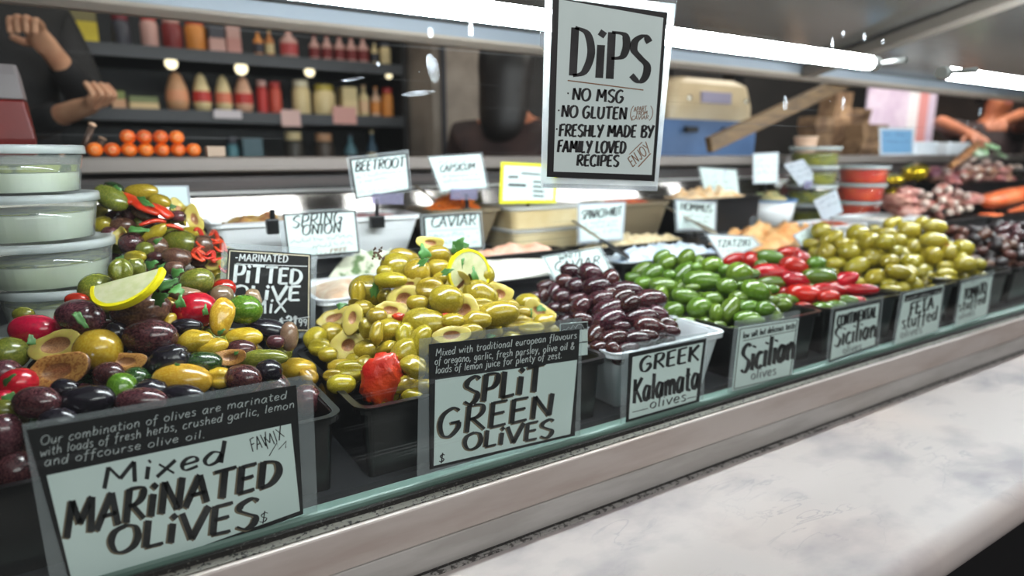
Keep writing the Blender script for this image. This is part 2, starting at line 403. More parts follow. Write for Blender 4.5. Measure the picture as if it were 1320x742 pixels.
M_seal = mat('grimy_seal', (118, 116, 108), 0.7, c2=(24, 24, 22), scale=260, lo=0.55, hi=0.6, stretch=(1, 1, 1))
M_green = mat('green_glass_edge', (112, 136, 128), 0.35, c2=(90, 112, 104), scale=10, stretch=(0.4, 2, 2))
M_rail = mat('painted_rail', (172, 160, 148), 0.55, c2=(156, 144, 134), scale=8, stretch=(0.4, 2, 2))
M_black = mat('black_plastic', (20, 20, 22), 0.3, spec=0.5)
M_white = mat('white_melamine', (226, 228, 228), 0.3)
M_tube = mat('lit_tube', (245, 250, 255), 0.4, emit=92.0)
M_glass = clear('front_glass', tint=(250, 253, 252), refl=0.28, haze=0.006, specks=True)
M_gasket = mat('dark_gasket', (34, 33, 31), 0.7, c2=(96, 94, 90), scale=300, lo=0.6, hi=0.66)
M_floor = mat('dark_floor', (44, 44, 46), 0.6, c2=(34, 34, 36), scale=6)
M_wall = mat('dark_wall', (34, 30, 29), 0.8, c2=(26, 23, 22), scale=3)
M_wallr = mat('brown_wall', (74, 58, 50), 0.8, c2=(56, 44, 40), scale=3)
M_pillar = mat('pillar_render', (158, 146, 134), 0.8, c2=(128, 116, 106), scale=5)

Zc = EYE                       # heights below are given from the eye
MZ = Zc - 0.4365               # marble top
# ------------------------------------------------------------------ the room
structure(MB().box(-2.2, 7.2, -2.2, 3.75, -0.05, 0).build('floor', M_floor))
structure(MB().box(-2.2, 7.2, 3.65, 3.75, 0, 3.2).build('wall_back', M_wall))
structure(MB().box(-2.3, -2.2, -2.2, 3.75, 0, 3.2).build('wall_left', M_wall))
structure(MB().box(-2.2, 7.2, -2.3, -2.2, 0, 3.2).build('wall_front', mat('front_wall', (92, 86, 84), 0.8, c2=(64, 60, 58), scale=2)))
structure(MB().box(7.2, 7.3, -2.2, 3.75, 0, 3.2).build('wall_right', M_wallr))

# ------------------------------------------------------------------ counter with marble ledge
X0, X1 = -1.3, 4.6
ctr = empty('counter', (1.5, 0.9, 0), 'long counter with a white veined marble customer ledge in front of the glass case', 'counter')
e = 0.026
prof = [(0.289 + e - e * math.cos(math.radians(a)), MZ - e + e * math.sin(math.radians(a))) for a in range(-90, 91, 15)]
prof = prof + [(0.66, MZ), (0.66, MZ - 2 * e)]
mb = MB(); mb.loft([[(x, y, z) for y, z in prof] for x in np.linspace(X0, X1, 30)], 0)
mb.build('marble_slab', M_marble, ctr, smooth=False)
for p in ctr.children[0].data.polygons: p.use_smooth = abs(p.normal.x) < 0.5 and p.area < 0.02
MB().box(X0, X1, 0.36, 1.36, 0.0, MZ - 2 * e - 0.0005).build('base_cabinet', M_dark, ctr)

# ------------------------------------------------------------------ the glass display case
case = empty('display_case', (1.5, 0.95, MZ), 'long refrigerated glass display case standing on the counter', 'display case')
fz0, fzs, fz1 = MZ + 0.0005, Zc - 0.400, Zc - 0.355
fr = MB()
fr.loft([[(x, y, z) for y, z in [(0.566, fz0), (0.566, fzs), (0.62, fzs), (0.62, fz0)]] for x in (X0, X1)])
fr.build('lower_frame_rail', M_alu2, case, bevel=0.0015)
MB().box(X0, X1, 0.564, 0.566, MZ + 0.0006, MZ + 0.004).build('dark_joint', M_gasket, case)
MB().box(X0, X1, 0.558, 0.5639, MZ + 0.0002, MZ + 0.0024).build('silicone_bead', mat('silicone', (150, 148, 144), 0.6, c2=(60, 58, 56), scale=180, lo=0.5, hi=0.6), case)
MB().box(X0, X1, 0.5645, 0.62, fzs + 0.0008, fz1).build('upper_frame_rail', M_alu, case, bevel=0.0025)
MB().box(X0, X1, 0.569, 0.5795, fz1 + 0.0002, fz1 + 0.0014).build('grimy_seal', M_seal, case)
MB().box(X0, X1, 0.5797, 0.5848, fz1 + 0.0002, fz1 + 0.006).build('black_gasket', M_gasket, case)
MB().box(X0, X1, 0.5925, 0.61, fz1 + 0.0002, fz1 + 0.0095).build('green_channel', M_green, case, bevel=0.003)
MB().box(X0, X1, 0.585, 0.592, fz1 + 0.0004, Zc + 0.415).build('front_glass', M_glass, case)
DK = Zc - 0.345
MB().box(X0, X1, 0.62, 0.885, DK - 0.02, DK).box(X0, X1, 0.885, 1.10, DK - 0.02, Zc - 0.262).box(X0, X1, 1.10, 1.275, DK - 0.02, Zc - 0.20).build('stepped_deck', M_deck, case)
# back: ledge, strip coloured dark for the shaded sliding-door gap, steel panel
MB().box(X0, X1, 1.275, 1.52, Zc - 0.033, Zc - 0.006).build('rear_ledge', mat('ledge_steel', (124, 115, 110), 0.4, 0.5), case, bevel=0.004)
MB().box(X0, X1, 1.31, 1.33, Zc - 0.066, Zc - 0.0332).build('door_gap_strip', mat('door_gap_shade', (70, 58, 56), 0.5, c2=(40, 36, 36), scale=4, stretch=(0.6, 1, 20)), case)
mb = MB(); mb.loft([[(x, y, z) for y, z in [(1.262, Zc - 0.199), (1.29, Zc - 0.078), (1.285, Zc - 0.066), (1.36, Zc - 0.066), (1.36, Zc - 0.199)]] for x in (X0, X1)])
mb.build('rear_panel', M_steel, case)
MB().box(X0, X1, 1.281, 1.2845, Zc - 0.073, Zc - 0.0665).build('panel_strip', mat('pale_strip', (196, 194, 192), 0.3, 0.5), case)
# canopy and its rear rail
zr = 0.226
mb = MB(); mb.loft([[(x, y, z) for y, z in [(0.583, Zc + 0.4155), (1.27, Zc + 0.262), (1.27, Zc + 0.285), (0.583, Zc + 0.44)]] for x in (X0, X1)])
mb.build('canopy', M_canopy, case)
mb = MB(); mb.loft([[(x, y, z) for y, z in [(1.265, Zc + 0.232), (1.29, Zc + 0.224), (1.315, Zc + 0.224), (1.315, Zc + 0.29), (1.265, Zc + 0.2615)]] for x in (X0, X1)])
mb.build('rear_rail', M_rail, case, bevel=0.003)
mb = MB(); mb.loft([[(x, y, z) for y, z in [(1.262, Zc + 0.238), (1.2645, Zc + 0.238), (1.2645, Zc + 0.2615), (1.262, Zc + 0.2615)]] for x in (X0, X1)])
mb.build('rail_edge', mat('bluish_edge', (150, 158, 168), 0.35, 0.4), case)
for bx in (1.84, -1.0):
    mb = MB(); mb.loft([[(x, y, z) for y, z in [(0.60, Zc + 0.375), (1.26, Zc + 0.228), (1.26, Zc + 0.258), (0.60, Zc + 0.41)]] for x in (bx, bx + 0.06)])
    mb.build('cross_bracket', mat('bracket_grey', (120, 112, 104), 0.45, 0.4), case, bevel=0.004)
# end supports of the case, outside the frame, carry the canopy
for bx in (X0, X1 - 0.03):
    for ya, yb, za, zb in ((1.29, 1.315, Zc - 0.006, Zc + 0.224), (0.593, 0.62, fz1 + 0.0161, Zc + 0.41)): MB().box(bx, bx + 0.03, ya, yb, za, zb).build('end_post', M_alu, case)

# two fluorescent lamps under the canopy
def lamp(xa, xb, y, z, label):
    t = empty('fluorescent_lamp', ((xa + xb) / 2, y, z), label, 'lamp', 'fluorescent lamps under the canopy')
    zc_ = Zc + 0.4155 - (y - 0.583) * (0.1535 / 0.687)
    prof = [(0.0100, xa - 0.002), (0.0118, xa + 0.0005), (0.0118, xb - 0.0005), (0.0100, xb + 0.002)]
    MB().lathe(prof, (0, y, z), 20, axis=(1, 0, 0)).build('tube', M_tube, t, smooth=True)
    for q in (xa - 0.028, xb + 0.002):
        MB().lathe([(0.010, q), (0.0122, q + 0.002), (0.0122, q + 0.020), (0.010, q + 0.022)], (0, y, z), 16, axis=(1, 0, 0)).build('end_cap', M_white, t)
    for q in (xa - 0.014, xb + 0.014):
        MB().pipe([(q, 0.5922, z), (q, y - 0.013, z)], [0.006, 0.004], 10).build('glass_bracket', mat('batten_grey', (170, 170, 168), 0.4, 0.5), t, smooth=True)
    return t
lamp(0.02, 1.125, 0.646, Zc + 0.150, 'long lit fluorescent tube hanging behind the front glass above the olives')
lamp(1.40, 3.1, 0.646, Zc + 0.150, 'second lit fluorescent tube beyond the cross bracket of the canopy')

# ------------------------------------------------------------------ tubs in the first row
M_tubin = mat('black_tub', (20, 20, 21), 0.28, spec=0.5)
M_tubw = mat('white_tub', (222, 226, 230), 0.3)
RIM = Zc - 0.262
def tub(x0, x1, y0, y1, z0, z1, m, label, group=None, cat='tub', name='food_tub', **k):
    t = empty(name, ((x0 + x1) / 2, (y0 + y1) / 2, z0), label, cat, group)
    tub_mb(x0, x1, y0, y1, z0 + 0.0005, z1, **k).build('tub_body', m, t, smooth=False, bevel=0)
    lp = k.get('lip', 0.006)
    r = MB()
    r.loft([rrect(x0 - 0.0015, x1 + 0.0015, y0 - 0.0015, y1 + 0.0015, 0.02, z1 + 0.0006), rrect(x0 - 0.0015, x1 + 0.0015, y0 - 0.0015, y1 + 0.0015, 0.02, z1 + 0.0022), rrect(x0 + lp, x1 - lp, y0 + lp, y1 - lp, 0.014, z1 + 0.0022), rrect(x0 + lp, x1 - lp, y0 + lp, y1 - lp, 0.014, z1 + 0.0006)], cap0=False, cap1=False)
    n_ = len(rrect(0, 1, 0, 1, .1, 0)); r.f += [(3 * n_ + i, 3 * n_ + (i + 1) % n_, (i + 1) % n_, i) for i in range(n_)]; r.m += [0] * n_
    r.build('rim', m, t)
    return t
TY0, TY1 = 0.618, 0.872
TUBS = {}
for key, xa, xb, m, lab, tp in (
    ('mixed', -0.170, 0.190, M_tubin, 'wide black tub of mixed marinated olives beside the split green tub', .012),
    ('split', 0.207, 0.547, M_tubin, 'wide black tub heaped with split green olives', .012),
    ('kal', 0.557, 0.778, M_tubw, 'white tub of purple Kalamata olives', .022),
    ('sic', 0.793, 1.024, M_tubin, 'black tub of bright green olives beside the white tub', .014),
    ('cont', 1.036, 1.279, M_tubin, 'black tub of mixed red and green olives', .014),
    ('feta', 1.291, 1.502, M_tubin, 'black tub of feta stuffed yellow green olives', .014),
    ('tom', 1.514, 1.760, M_tubin, 'black tub of olives stuffed with red tomato', .014),
    ('dry', 1.772, 2.010, M_tubin, 'black tub of dried black olives past the stuffed ones', .014),
    ('end', 2.022, 2.300, M_tubin, 'last black tub of the first row, with black olives', .014)):
    TUBS[key] = (xa, xb)
    tub(xa, xb, TY0, TY1, DK, RIM, m, lab, taper=tp)
# ------------------------------------------------------------------ olives: shapes
def oval(L=1.0, R=0.37, tip=0.0, seed=0, dimple=True, cleft=0.0, hole=0.0, wrinkle=0.0, nu=22, nv=20):
    """One olive along X, unit length; hole > 0 opens the +X end (pitted), cleft splits it along its side."""
    mb = MB(); loops = []
    ts = [math.pi * (k + 0.0) / nu for k in range(1, nu)]
    if hole: ts = [t for t in ts if R * math.sin(t) > hole or t > math.pi / 2]
    for t in ts[::-1]:
        x = -math.cos(math.pi - t) * 0.5
        pass
    for t in ts:
        x = 0.5 * math.cos(t)
        r = R * math.sin(t) ** 0.86
        x += tip * (1 - math.sin(t)) * (0.16 if x > 0 else 0.02) * (1 if x > 0 else -1)
        l = []
        for i in range(nv):
            a = 2 * math.pi * i / nv
            k = 1.0
            if cleft:
                da = (a - math.pi / 2 + math.pi) % (2 * math.pi) - math.pi
                k -= cleft * math.exp(-(da / 0.28) ** 2) * math.sin(t)
            p = Vector((x, r * k * math.cos(a), r * k * math.sin(a)))
            w = noise.noise(p * 3.2 + Vector((seed * 3.1, 0, 0))) * 0.045
            if wrinkle: w += wrinkle * noise.noise(Vector((p.x * 5, p.y * 16, p.z * 16)) + Vector((seed * 2.7, 5, 1)))
            l.append(p * (1 + w))
        loops.append(l)
    if dimple:
        last = loops[-1]; c = sum((Vector(p) for p in last), Vector()) / nv
        loops.append([c + (Vector(p) - c) * 0.35 + Vector((0.012, 0, 0)) for p in last])
    n_out = len(loops)
    if hole:
        f = loops[0]; c = sum((Vector(p) for p in f), Vector()) / nv
        inner = [[c + (Vector(p) - c) * s + Vector((-dx, 0, 0)) for p in f] for s, dx in ((0.80, -0.005), (0.62, 0.04), (0.55, 0.22), (0.2, 0.3))]
        loops = inner[::-1] + loops
        mb.loft(loops, 0)
        k = 0
        for i, fc in enumerate(mb.f):
            pass
        mb.m = [1 if i < 4 * nv else 0 for i in range(len(mb.f))]
    else:
        mb.loft(loops, 0)
    return mb
def half(R=0.37, seed=0, cav=0.55, bend=0.0, thick=0.34, nu=9, nv=24):
    """Half an olive, dome towards -Z, cut face towards +Z with the hollow of the stone."""
    mb = MB(); loops = []; kinds = []
    for k in range(1, nu + 1):
        a = math.pi / 2 * k / nu
        loops.append((math.sin(a), -thick * math.cos(a), 1.0)); kinds.append(0)
    for s, z in ((0.93, 0.012), (cav + 0.06, 0.004), (cav, -0.01), (cav * 0.8, -0.08), (cav * 0.35, -0.11)):
        loops.append((s, z, 1.0)); kinds.append(1)
    L = []
    for s, z, _ in loops:
        l = []
        for i in range(nv):
            a = 2 * math.pi * i / nv
            p = Vector((0.5 * s * math.cos(a), R * s * math.sin(a), z))
            p.z += bend * (p.x * p.x) * 1.6 + 0.05 * noise.noise(p * 3 + Vector((seed * 2.2, 1, 0)))
            p *= 1 + 0.22 * noise.noise(Vector((p.x * 2.5, p.y * 2.5, seed * 1.7)))
            l.append(p)
        L.append(l)
    mb.loft(L, 0)
    mb.m = [0 if i < nv * (nu - 1) else (1 if i < nv * (nu + 2) else 2) for i in range(len(mb.f))]
    mb.m[-2] = 0
    return mb
SHAPES = {}
def shape_mesh(key, mats):
    """mesh data, shared by copies: key = (kind, variant), plus materials"""
    kk = (key, tuple(m.name for m in mats))
    if kk in SHAPES: return SHAPES[kk]
    kind, v = key
    if kind == 'W': mb = oval(R=0.385 + 0.02 * (v % 3 - 1), seed=v)
    elif kind == 'K': mb = oval(R=0.375 + 0.02 * (v % 3 - 1), tip=0.35, seed=v + 10, wrinkle=0.015)
    elif kind == 'G': mb = oval(R=0.35 + 0.025 * (v % 3 - 1), tip=0.3, seed=v + 20)
    elif kind == 'C': mb = oval(R=0.37, cleft=0.45, seed=v + 30, wrinkle=0.02)
    elif kind == 'R': mb = oval(R=0.38, hole=0.15, seed=v + 40)
    elif kind == 'S': mb = oval(R=0.385 + 0.015 * (v % 3 - 1), hole=0.16, seed=v + 50)
    elif kind == 'X': mb = oval(R=0.40, tip=0.2, wrinkle=0.11, seed=v + 60)
    elif kind == 'H': mb = half(seed=v, cav=0.38 + 0.07 * (v % 3), bend=0.15 * (v % 2))
    elif kind == 'B': mb = half(R=0.33, seed=v + 7, cav=0.42, bend=0.9, thick=0.3)
    o = mb.build('olive_shape', list(mats), smooth=True)
    me = o.data; bpy.data.objects.remove(o)
    SHAPES[kk] = me
    return me

def olive_mat(name, c, c2, vary=0.22, hue=0.012, rough=0.17, scale=22, **k):
    return mat(name, c, rough, c2=c2, vary=vary, hue=hue, scale=scale, lo=0.42, hi=0.7, spec=0.55, coat=0.35, sss=0.0, bump=0.06, bscale=60, **k)
OM = {
 'purple': olive_mat('purple_skin', (58, 27, 34), (104, 62, 62)), 'black': olive_mat('black_skin', (17, 15, 22), (40, 34, 42)), 'brown': olive_mat('brown_skin', (78, 50, 42), (120, 88, 66)),
 'kal': olive_mat('kalamata_skin', (42, 17, 22), (80, 38, 42), vary=0.35, hue=0.02), 'green': olive_mat('bright_green_skin', (70, 100, 20), (102, 126, 40), hue=0.015),
 'dgreen': olive_mat('deep_green_skin', (26, 50, 22), (46, 74, 30)), 'ogreen': olive_mat('olive_green_skin', (92, 98, 32), (128, 126, 48)), 'yellow': olive_mat('amber_skin', (172, 134, 30), (190, 160, 58)),
 'split': olive_mat('split_green_skin', (146, 126, 28), (172, 152, 50), vary=0.16), 'feta': olive_mat('yellow_green_skin', (150, 134, 28), (176, 160, 58), vary=0.14, hue=0.006), 'red': olive_mat('cherry_red_skin', (178, 18, 22), (150, 14, 24), vary=0.18),
 'contred': olive_mat('red_olive_skin', (178, 14, 16), (140, 14, 18), vary=0.22, hue=0.004), 'dry': olive_mat('dried_black_skin', (22, 19, 24), (58, 40, 38), rough=0.3), 'drybrown': olive_mat('dried_brown_skin', (88, 44, 26), (52, 28, 24), rough=0.4), 'greyp': olive_mat('pinkish_grey_skin', (120, 96, 74), (140, 110, 92)),
}
for _k in ('dry', 'drybrown'):
    OM[_k].node_tree.nodes['Principled BSDF'].inputs['Coat Weight'].default_value = 0.05
    OM[_k].node_tree.nodes['Principled BSDF'].inputs['Roughness'].default_value = 0.45
CUT = {'split': mat('pale_cut_flesh', (184, 168, 84), 0.3, c2=(182, 148, 92), scale=20, vary=0.1, lo=0.5, hi=0.75), 'tan': mat('tan_cut_flesh', (186, 136, 74), 0.35, c2=(140, 84, 44), scale=24, vary=0.1, lo=0.45, hi=0.64), 'pit': mat('stone_hollow', (170, 124, 84), 0.4, c2=(138, 92, 62), scale=30, vary=0.2), 'dark': mat('dark_cut_flesh', (60, 38, 24), 0.5)}
M_pim = mat('red_stuffing', (186, 58, 26), 0.35, c2=(150, 30, 20), scale=60)
M_feta = mat('white_stuffing', (222, 214, 186), 0.5)
rng = random.Random(7)

# ------------------------------------------------------------------ heaps as height fields
class Heap:
    def __init__(s, x0, x1, y0, y1, zr, px, py, zp, pw=1.25):
        s.a = (x0, x1, y0, y1); s.zr = zr; s.p = (px, py, zp); s.pw = pw
    def h(s, x, y):
        x0, x1, y0, y1 = s.a; px, py, zp = s.p
        u = (x - px) / ((x1 - px) if x > px else (px - x0)); w = (y - py) / ((y1 - py) if y > py else (py - y0))
        r = (abs(u) ** 2.4 + abs(w) ** 2.4) ** (1 / 2.4)
        return s.zr + (zp - s.zr) * (1 - r ** s.pw) if r < 1 else s.zr - (r - 1) * 0.2
    def hit(s, u, v):
        r = ray(u, v); best = None
        y = s.a[2] - 0.01
        while y < s.a[3]:
            p = CO + r * (y / r.y); g = p.z - s.h(p.x, p.y)
            if best is None or g < best[0]: best = (g, p)
            if g <= 0: return p
            y += 0.002
        return best[1]
    def normal(s, p):
        e = 0.006
        return Vector((-(s.h(p.x + e, p.y) - s.h(p.x - e, p.y)) / (2 * e), -(s.h(p.x, p.y + e) - s.h(p.x, p.y - e)) / (2 * e), 1)).normalized()
ALL_OLIVES = []
def put_olive(name, key, mats, loc, axis, face, L, Wd, label, cat, group, plug=None, lib={}):
    """axis: long direction, face: direction of +Z; L length, Wd width scale"""
    axis = Vector(axis).normalized(); face = Vector(face)
    y = face.cross(axis)
    if y.length < 1e-4: y = ZUP.cross(axis)
    y.normalize(); z = axis.cross(y).normalized()
    me = shape_mesh(key, mats)
    o = bpy.data.objects.new(name, me); COL.objects.link(o)
    R = 0.37
    sw = Wd / (2 * R)
    o.matrix_world = Matrix.Translation(loc) @ Matrix(((axis.x, y.x, z.x, 0), (axis.y, y.y, z.y, 0), (axis.z, y.z, z.z, 0), (0, 0, 0, 1))) @ Matrix.Diagonal((L, sw, sw, 1))
    tag(o, label, cat, group)
    if plug:
        pk = ('plug', plug.name)
        if pk not in lib:
            b = MB().lathe([(0.02, -0.22), (0.15, -0.2), (0.165, -0.02), (0.13, 0.03), (0.05, 0.05)], (0, 0, 0), 12, axis=(1, 0, 0))
            b.v = [(Vector(p) + Vector((0.44, 0, 0))) * (1 + 0.05 * noise.noise(Vector(p) * 9)) for p in b.v]
            q = b.build('stuffing', plug, smooth=True); lib[pk] = q.data; bpy.data.objects.remove(q)
        q = bpy.data.objects.new('stuffing', lib[pk]); COL.objects.link(q); q.parent = o
        q['label'] = 'red pepper stuffing' if plug is M_pim else 'white feta stuffing'
    ALL_OLIVES.append(o)
    return o

def pile(heap, notes, fill, spec, grow=1.2, sep=0.93):
    """notes: (u, v, w_px, h_px, angle, kind, colour) seen in the photo; fill: (size, kinds, count, depths) packed below and between them."""
    items = []
    for i, (u, v, w, h, a, kind, col) in enumerate(notes):
        p = heap.hit(u, v); d = depth(p)
        L = grow * max(w, h) * d / FPX; Wd = grow * min(w, h) * d / FPX
        ang = a if w >= h else a + 90
        rd = (p - CO).normalized()
        c = p + rd * Wd * 0.22
        items.append(dict(c=c, rd=rd, L=L, W=Wd, a=math.radians(ang), k=kind, col=col, u=u, v=v, o=0.0, r=0.25 * (L + Wd)))
    for _ in range(50):
        for i in range(len(items)):
            for j in range(i):
                A, B = items[i], items[j]
                dv = A['c'] + A['rd'] * A['o'] - B['c'] - B['rd'] * B['o']
                m = (A['r'] + B['r']) * sep - dv.length
                if m > 0:
                    f = 1 if A['v'] > B['v'] else -1
                    A['o'] -= f * m * 0.12; B['o'] += f * m * 0.12
        for A in items: A['o'] = max(-0.03, min(0.03, A['o'] * 0.995))
    pts = []
    for A in items:
        c = A['c'] + A['rd'] * A['o']; c.y = max(c.y, heap.a[2] + 0.55 * A['W']); pts.append((c, A['r']))
        ax = CR * math.cos(A['a']) + CU * math.sin(A['a']) + CF * rng.uniform(-0.25, 0.25)
        face = -A['rd'] + heap.normal(A['c']) * 0.5 + Vector((rng.uniform(-.3, .3), rng.uniform(-.3, .3), rng.uniform(-.2, .2)))
        spec(A['k'], A['col'], c, ax, face, A['L'], A['W'], False)
    size, kinds, count, deps = fill
    x0, x1, y0, y1 = heap.a
    n = tries = 0
    while n < count and tries < count * 60:
        tries += 1
        x = rng.uniform(x0 + size * .5, x1 - size * .5); y = rng.uniform(y0 + size * .45, y1 - size * .4)
        p = Vector((x, y, heap.h(x, y)))
        c = p - heap.normal(p) * size * rng.choice(deps)
        if c.z < heap.zr - 0.03: c.z = heap.zr - 0.03
        if all((c - q).length > (size * 0.40 + r) * 0.80 for q, r in pts):
            nv = heap.normal(p)
            t = Vector((rng.gauss(0, 1), rng.gauss(0, 1), rng.gauss(0, 1))); t -= nv * t.dot(nv) * 0.8
            kd, cl = rng.choice(kinds)
            L = size * rng.uniform(0.92, 1.12)
            spec(kd, cl, c, t, nv + Vector((rng.uniform(-.6, .6), rng.uniform(-.6, .6), 0)), L, L * (0.74 if kd != 'K' else 0.66), True)
            pts.append((c, size * 0.40)); n += 1
def Z(lst, s, ox, oy):
    """readings taken on an enlarged crop, back to picture pixels"""
    return [(u / s + ox, v / s + oy, w / s, h / s, a, k, c) for u, v, w, h, a, k, c in lst]

HEAPS = {
 'mixed': Heap(-0.168, 0.188, 0.622, 0.872, RIM - 0.004, 0.035, 0.765, Zc - 0.125, 1.5),
 'split': Heap(0.210, 0.545, 0.622, 0.872, RIM - 0.004, 0.370, 0.775, Zc - 0.118, 1.35),
 'kal': Heap(0.560, 0.775, 0.622, 0.872, RIM - 0.004, 0.640, 0.765, Zc - 0.178, 2.3),
 'sic': Heap(0.796, 1.021, 0.622, 0.872, RIM - 0.004, 0.880, 0.785, Zc - 0.180, 2.3),
 'cont': Heap(1.039, 1.276, 0.622, 0.872, RIM - 0.004, 1.13, 0.79, Zc - 0.193, 2.3),
 'feta': Heap(1.294, 1.499, 0.622, 0.872, RIM - 0.004, 1.42, 0.79, Zc - 0.170, 2.3),
 'tom': Heap(1.517, 1.757, 0.622, 0.872, RIM - 0.004, 1.60, 0.79, Zc - 0.175, 2.3),
 'dry': Heap(1.775, 2.007, 0.622, 0.872, RIM - 0.004, 1.88, 0.79, Zc - 0.185, 2.3),
 'end': Heap(2.025, 2.297, 0.622, 0.872, RIM - 0.004, 2.14, 0.79, Zc - 0.185, 2.3),
 'pitted': Heap(0.0, 0.235, 0.895, 1.10, Zc - 0.190, 0.045, 1.01, Zc - 0.050, 1.25),
}
CN = {'purple': 'purple', 'black': 'black', 'brown': 'brown', 'kal': 'purple', 'green': 'bright green', 'dgreen': 'deep green', 'ogreen': 'olive green', 'yellow': 'amber yellow', 'split': 'yellow green', 'feta': 'yellow green', 'red': 'red', 'contred': 'red', 'dry': 'black', 'drybrown': 'brown', 'greyp': 'pinkish grey'}
NM = {'purple': 'purple_olive', 'black': 'black_olive', 'brown': 'brown_olive', 'kal': 'kalamata_olive', 'green': 'green_olive', 'dgreen': 'green_olive', 'ogreen': 'green_olive', 'yellow': 'amber_olive', 'split': 'yellow_green_olive', 'feta': 'yellow_green_olive', 'contred': 'red_olive', 'dry': 'black_olive', 'drybrown': 'dried_olive', 'greyp': 'brown_olive'}
def spec_for(where):
    def spec(kind, col, c, ax, face, L, Wd, filler):
        cm = OM[col]; v = rng.randrange(5); cn = CN[col]
        if kind in 'HB':
            cut = CUT['tan'] if col in ('brown', 'greyp') else CUT['split']
            if kind == 'B' and not filler: pass
            return put_olive('olive_half', (kind, v), (cm, cut, CUT['pit']), c, ax, face, L, Wd, f'{cn} olive half showing its hollow {where}', 'olive', f'{cn} olive halves {where}')
        if kind == 'D':   # dome side out
            return put_olive('olive_half', ('H', v), (cm, CUT['split'], CUT['pit']), c, ax, -face, L, Wd * 1.05, f'{cn} olive half cut side down {where}', 'olive', f'{cn} olive halves cut side down {where}')
        if kind == 'C':
            return put_olive('split_olive', ('C', v), (cm,), c, ax, face, L, Wd, f'{cn} olive cracked open {where}', 'olive', f'{cn} cracked olives {where}')
        if kind == 'R':
            return put_olive('pitted_olive', ('R', v), (cm, CUT['dark'] if col in ('brown', 'purple', 'black') else CUT['split']), c, ax, face, L, Wd, f'{cn} pitted olive {where}', 'olive', f'{cn} pitted olives {where}')
        if kind == 'S':
            return put_olive('stuffed_olive', ('S', v), (cm, CUT['split']), c, ax, face, L, Wd, f'{cn} olive stuffed with red pepper {where}', 'olive', f'red stuffed olives {where}', plug=M_pim)
        if kind == 'F':
            return put_olive('stuffed_olive', ('S', v), (cm, CUT['split']), c, ax, face, L, Wd, f'{cn} olive stuffed with feta {where}', 'olive', f'feta stuffed olives {where}', plug=M_feta)
        if kind == 'P':
            return put_olive('cherry_pepper', ('W', v), (OM['red'],), c, ax, face, L, Wd, f'shiny red cherry pepper {where}', 'pepper', f'cherry peppers {where}')
        nm = {'X': 'dried olive'}.get(kind, 'olive')
        return put_olive(NM.get(col, 'olive'), (kind, v), (cm,), c, ax, face, L, Wd, f'whole {cn} {nm} {where}', 'olive', f'whole {cn} olives {where}')
    return spec

S4 = 1316 / 330
mixed = Z([(720,240,270,175,8,'W','brown'),(415,275,220,165,-8,'W','purple'),(770,375,240,160,0,'W','purple'),(850,510,220,140,28,'X','black'),(1005,240,195,160,15,'P','red'),(175,340,220,135,0,'P','red'),
 (505,440,205,190,0,'W','yellow'),(285,420,260,140,10,'H','yellow'),(290,550,300,165,12,'H','brown'),(935,600,250,140,0,'W','yellow'),(625,640,130,140,0,'W','green'),(190,710,210,140,0,'W','purple'),(450,705,230,130,8,'W','black'),
 (500,135,150,140,0,'W','ogreen'),(1000,395,180,100,5,'D','yellow'),(1140,270,100,180,0,'D','yellow'),(1255,235,165,130,0,'W','green'),(1010,95,160,130,20,'W','ogreen'),(1250,385,190,105,0,'D','yellow'),(1045,510,160,110,0,'W','dgreen'),
 (1125,585,120,95,0,'C','yellow'),(1250,590,160,120,0,'W','purple'),(600,360,100,110,0,'W','black'),(770,660,150,110,0,'X','black'),(560,225,120,110,0,'W','ogreen'),(50,460,150,140,0,'W','ogreen'),(90,620,180,135,20,'P','red'),(395,185,100,60,0,'P','red'),
 (1140,165,100,100,0,'W','greyp'),(1155,125,100,85,0,'P','red'),(620,35,100,110,0,'C','ogreen'),(700,20,80,90,0,'R','ogreen'),(830,105,130,100,0,'W','black'),(875,300,60,85,0,'D','yellow'),(650,500,180,85,0,'H','greyp'),(955,155,150,65,-4,'D','greyp'),
 (1090,430,150,80,10,'D','yellow'),(700,590,120,100,0,'W','dgreen'),(30,560,120,120,0,'W','purple'),(560,560,130,100,0,'W','purple'),(1190,480,160,80,5,'B','greyp'),(960,320,140,70,0,'W','black'),(330,640,120,90,0,'W','black'),(20,700,90,90,0,'P','red'),(120,260,100,70,0,'W','ogreen')], S4, 0, 340)
mixed += Z([(380,500,200,95,-15,'X','black'),(490,530,80,135,0,'W','greyp'),(340,650,230,85,8,'D','ogreen'),(385,710,115,95,0,'W','black'),(520,700,190,95,0,'W','yellow'),(450,620,95,110,0,'W','ogreen'),(590,735,90,70,-30,'C','yellow'),(300,340,80,100,0,'D','greyp'),(240,600,130,90,0,'W','purple'),(420,560,80,60,0,'W','purple')], S4, 250, 300)
mixed += Z([(20,185,110,150,0,'W','purple'),(75,325,140,130,0,'W','purple'),(1212,50,95,110,0,'W','purple'),(1285,30,60,100,0,'C','yellow'),(10,90,100,80,0,'W','ogreen'),(230,130,120,90,0,'W','black'),(560,60,160,90,0,'W','purple'),(720,40,160,80,0,'W','black')], 1318 / 430, 0, 500)
pile(HEAPS['mixed'], mixed, (0.040, [('W','purple'),('W','black'),('W','ogreen'),('W','brown'),('D','yellow'),('W','purple'),('W','dgreen')], 120, (0.75, 1.2, 1.6, 0.5)), spec_for('in the mixed marinated heap'), 1.17, 0.95)

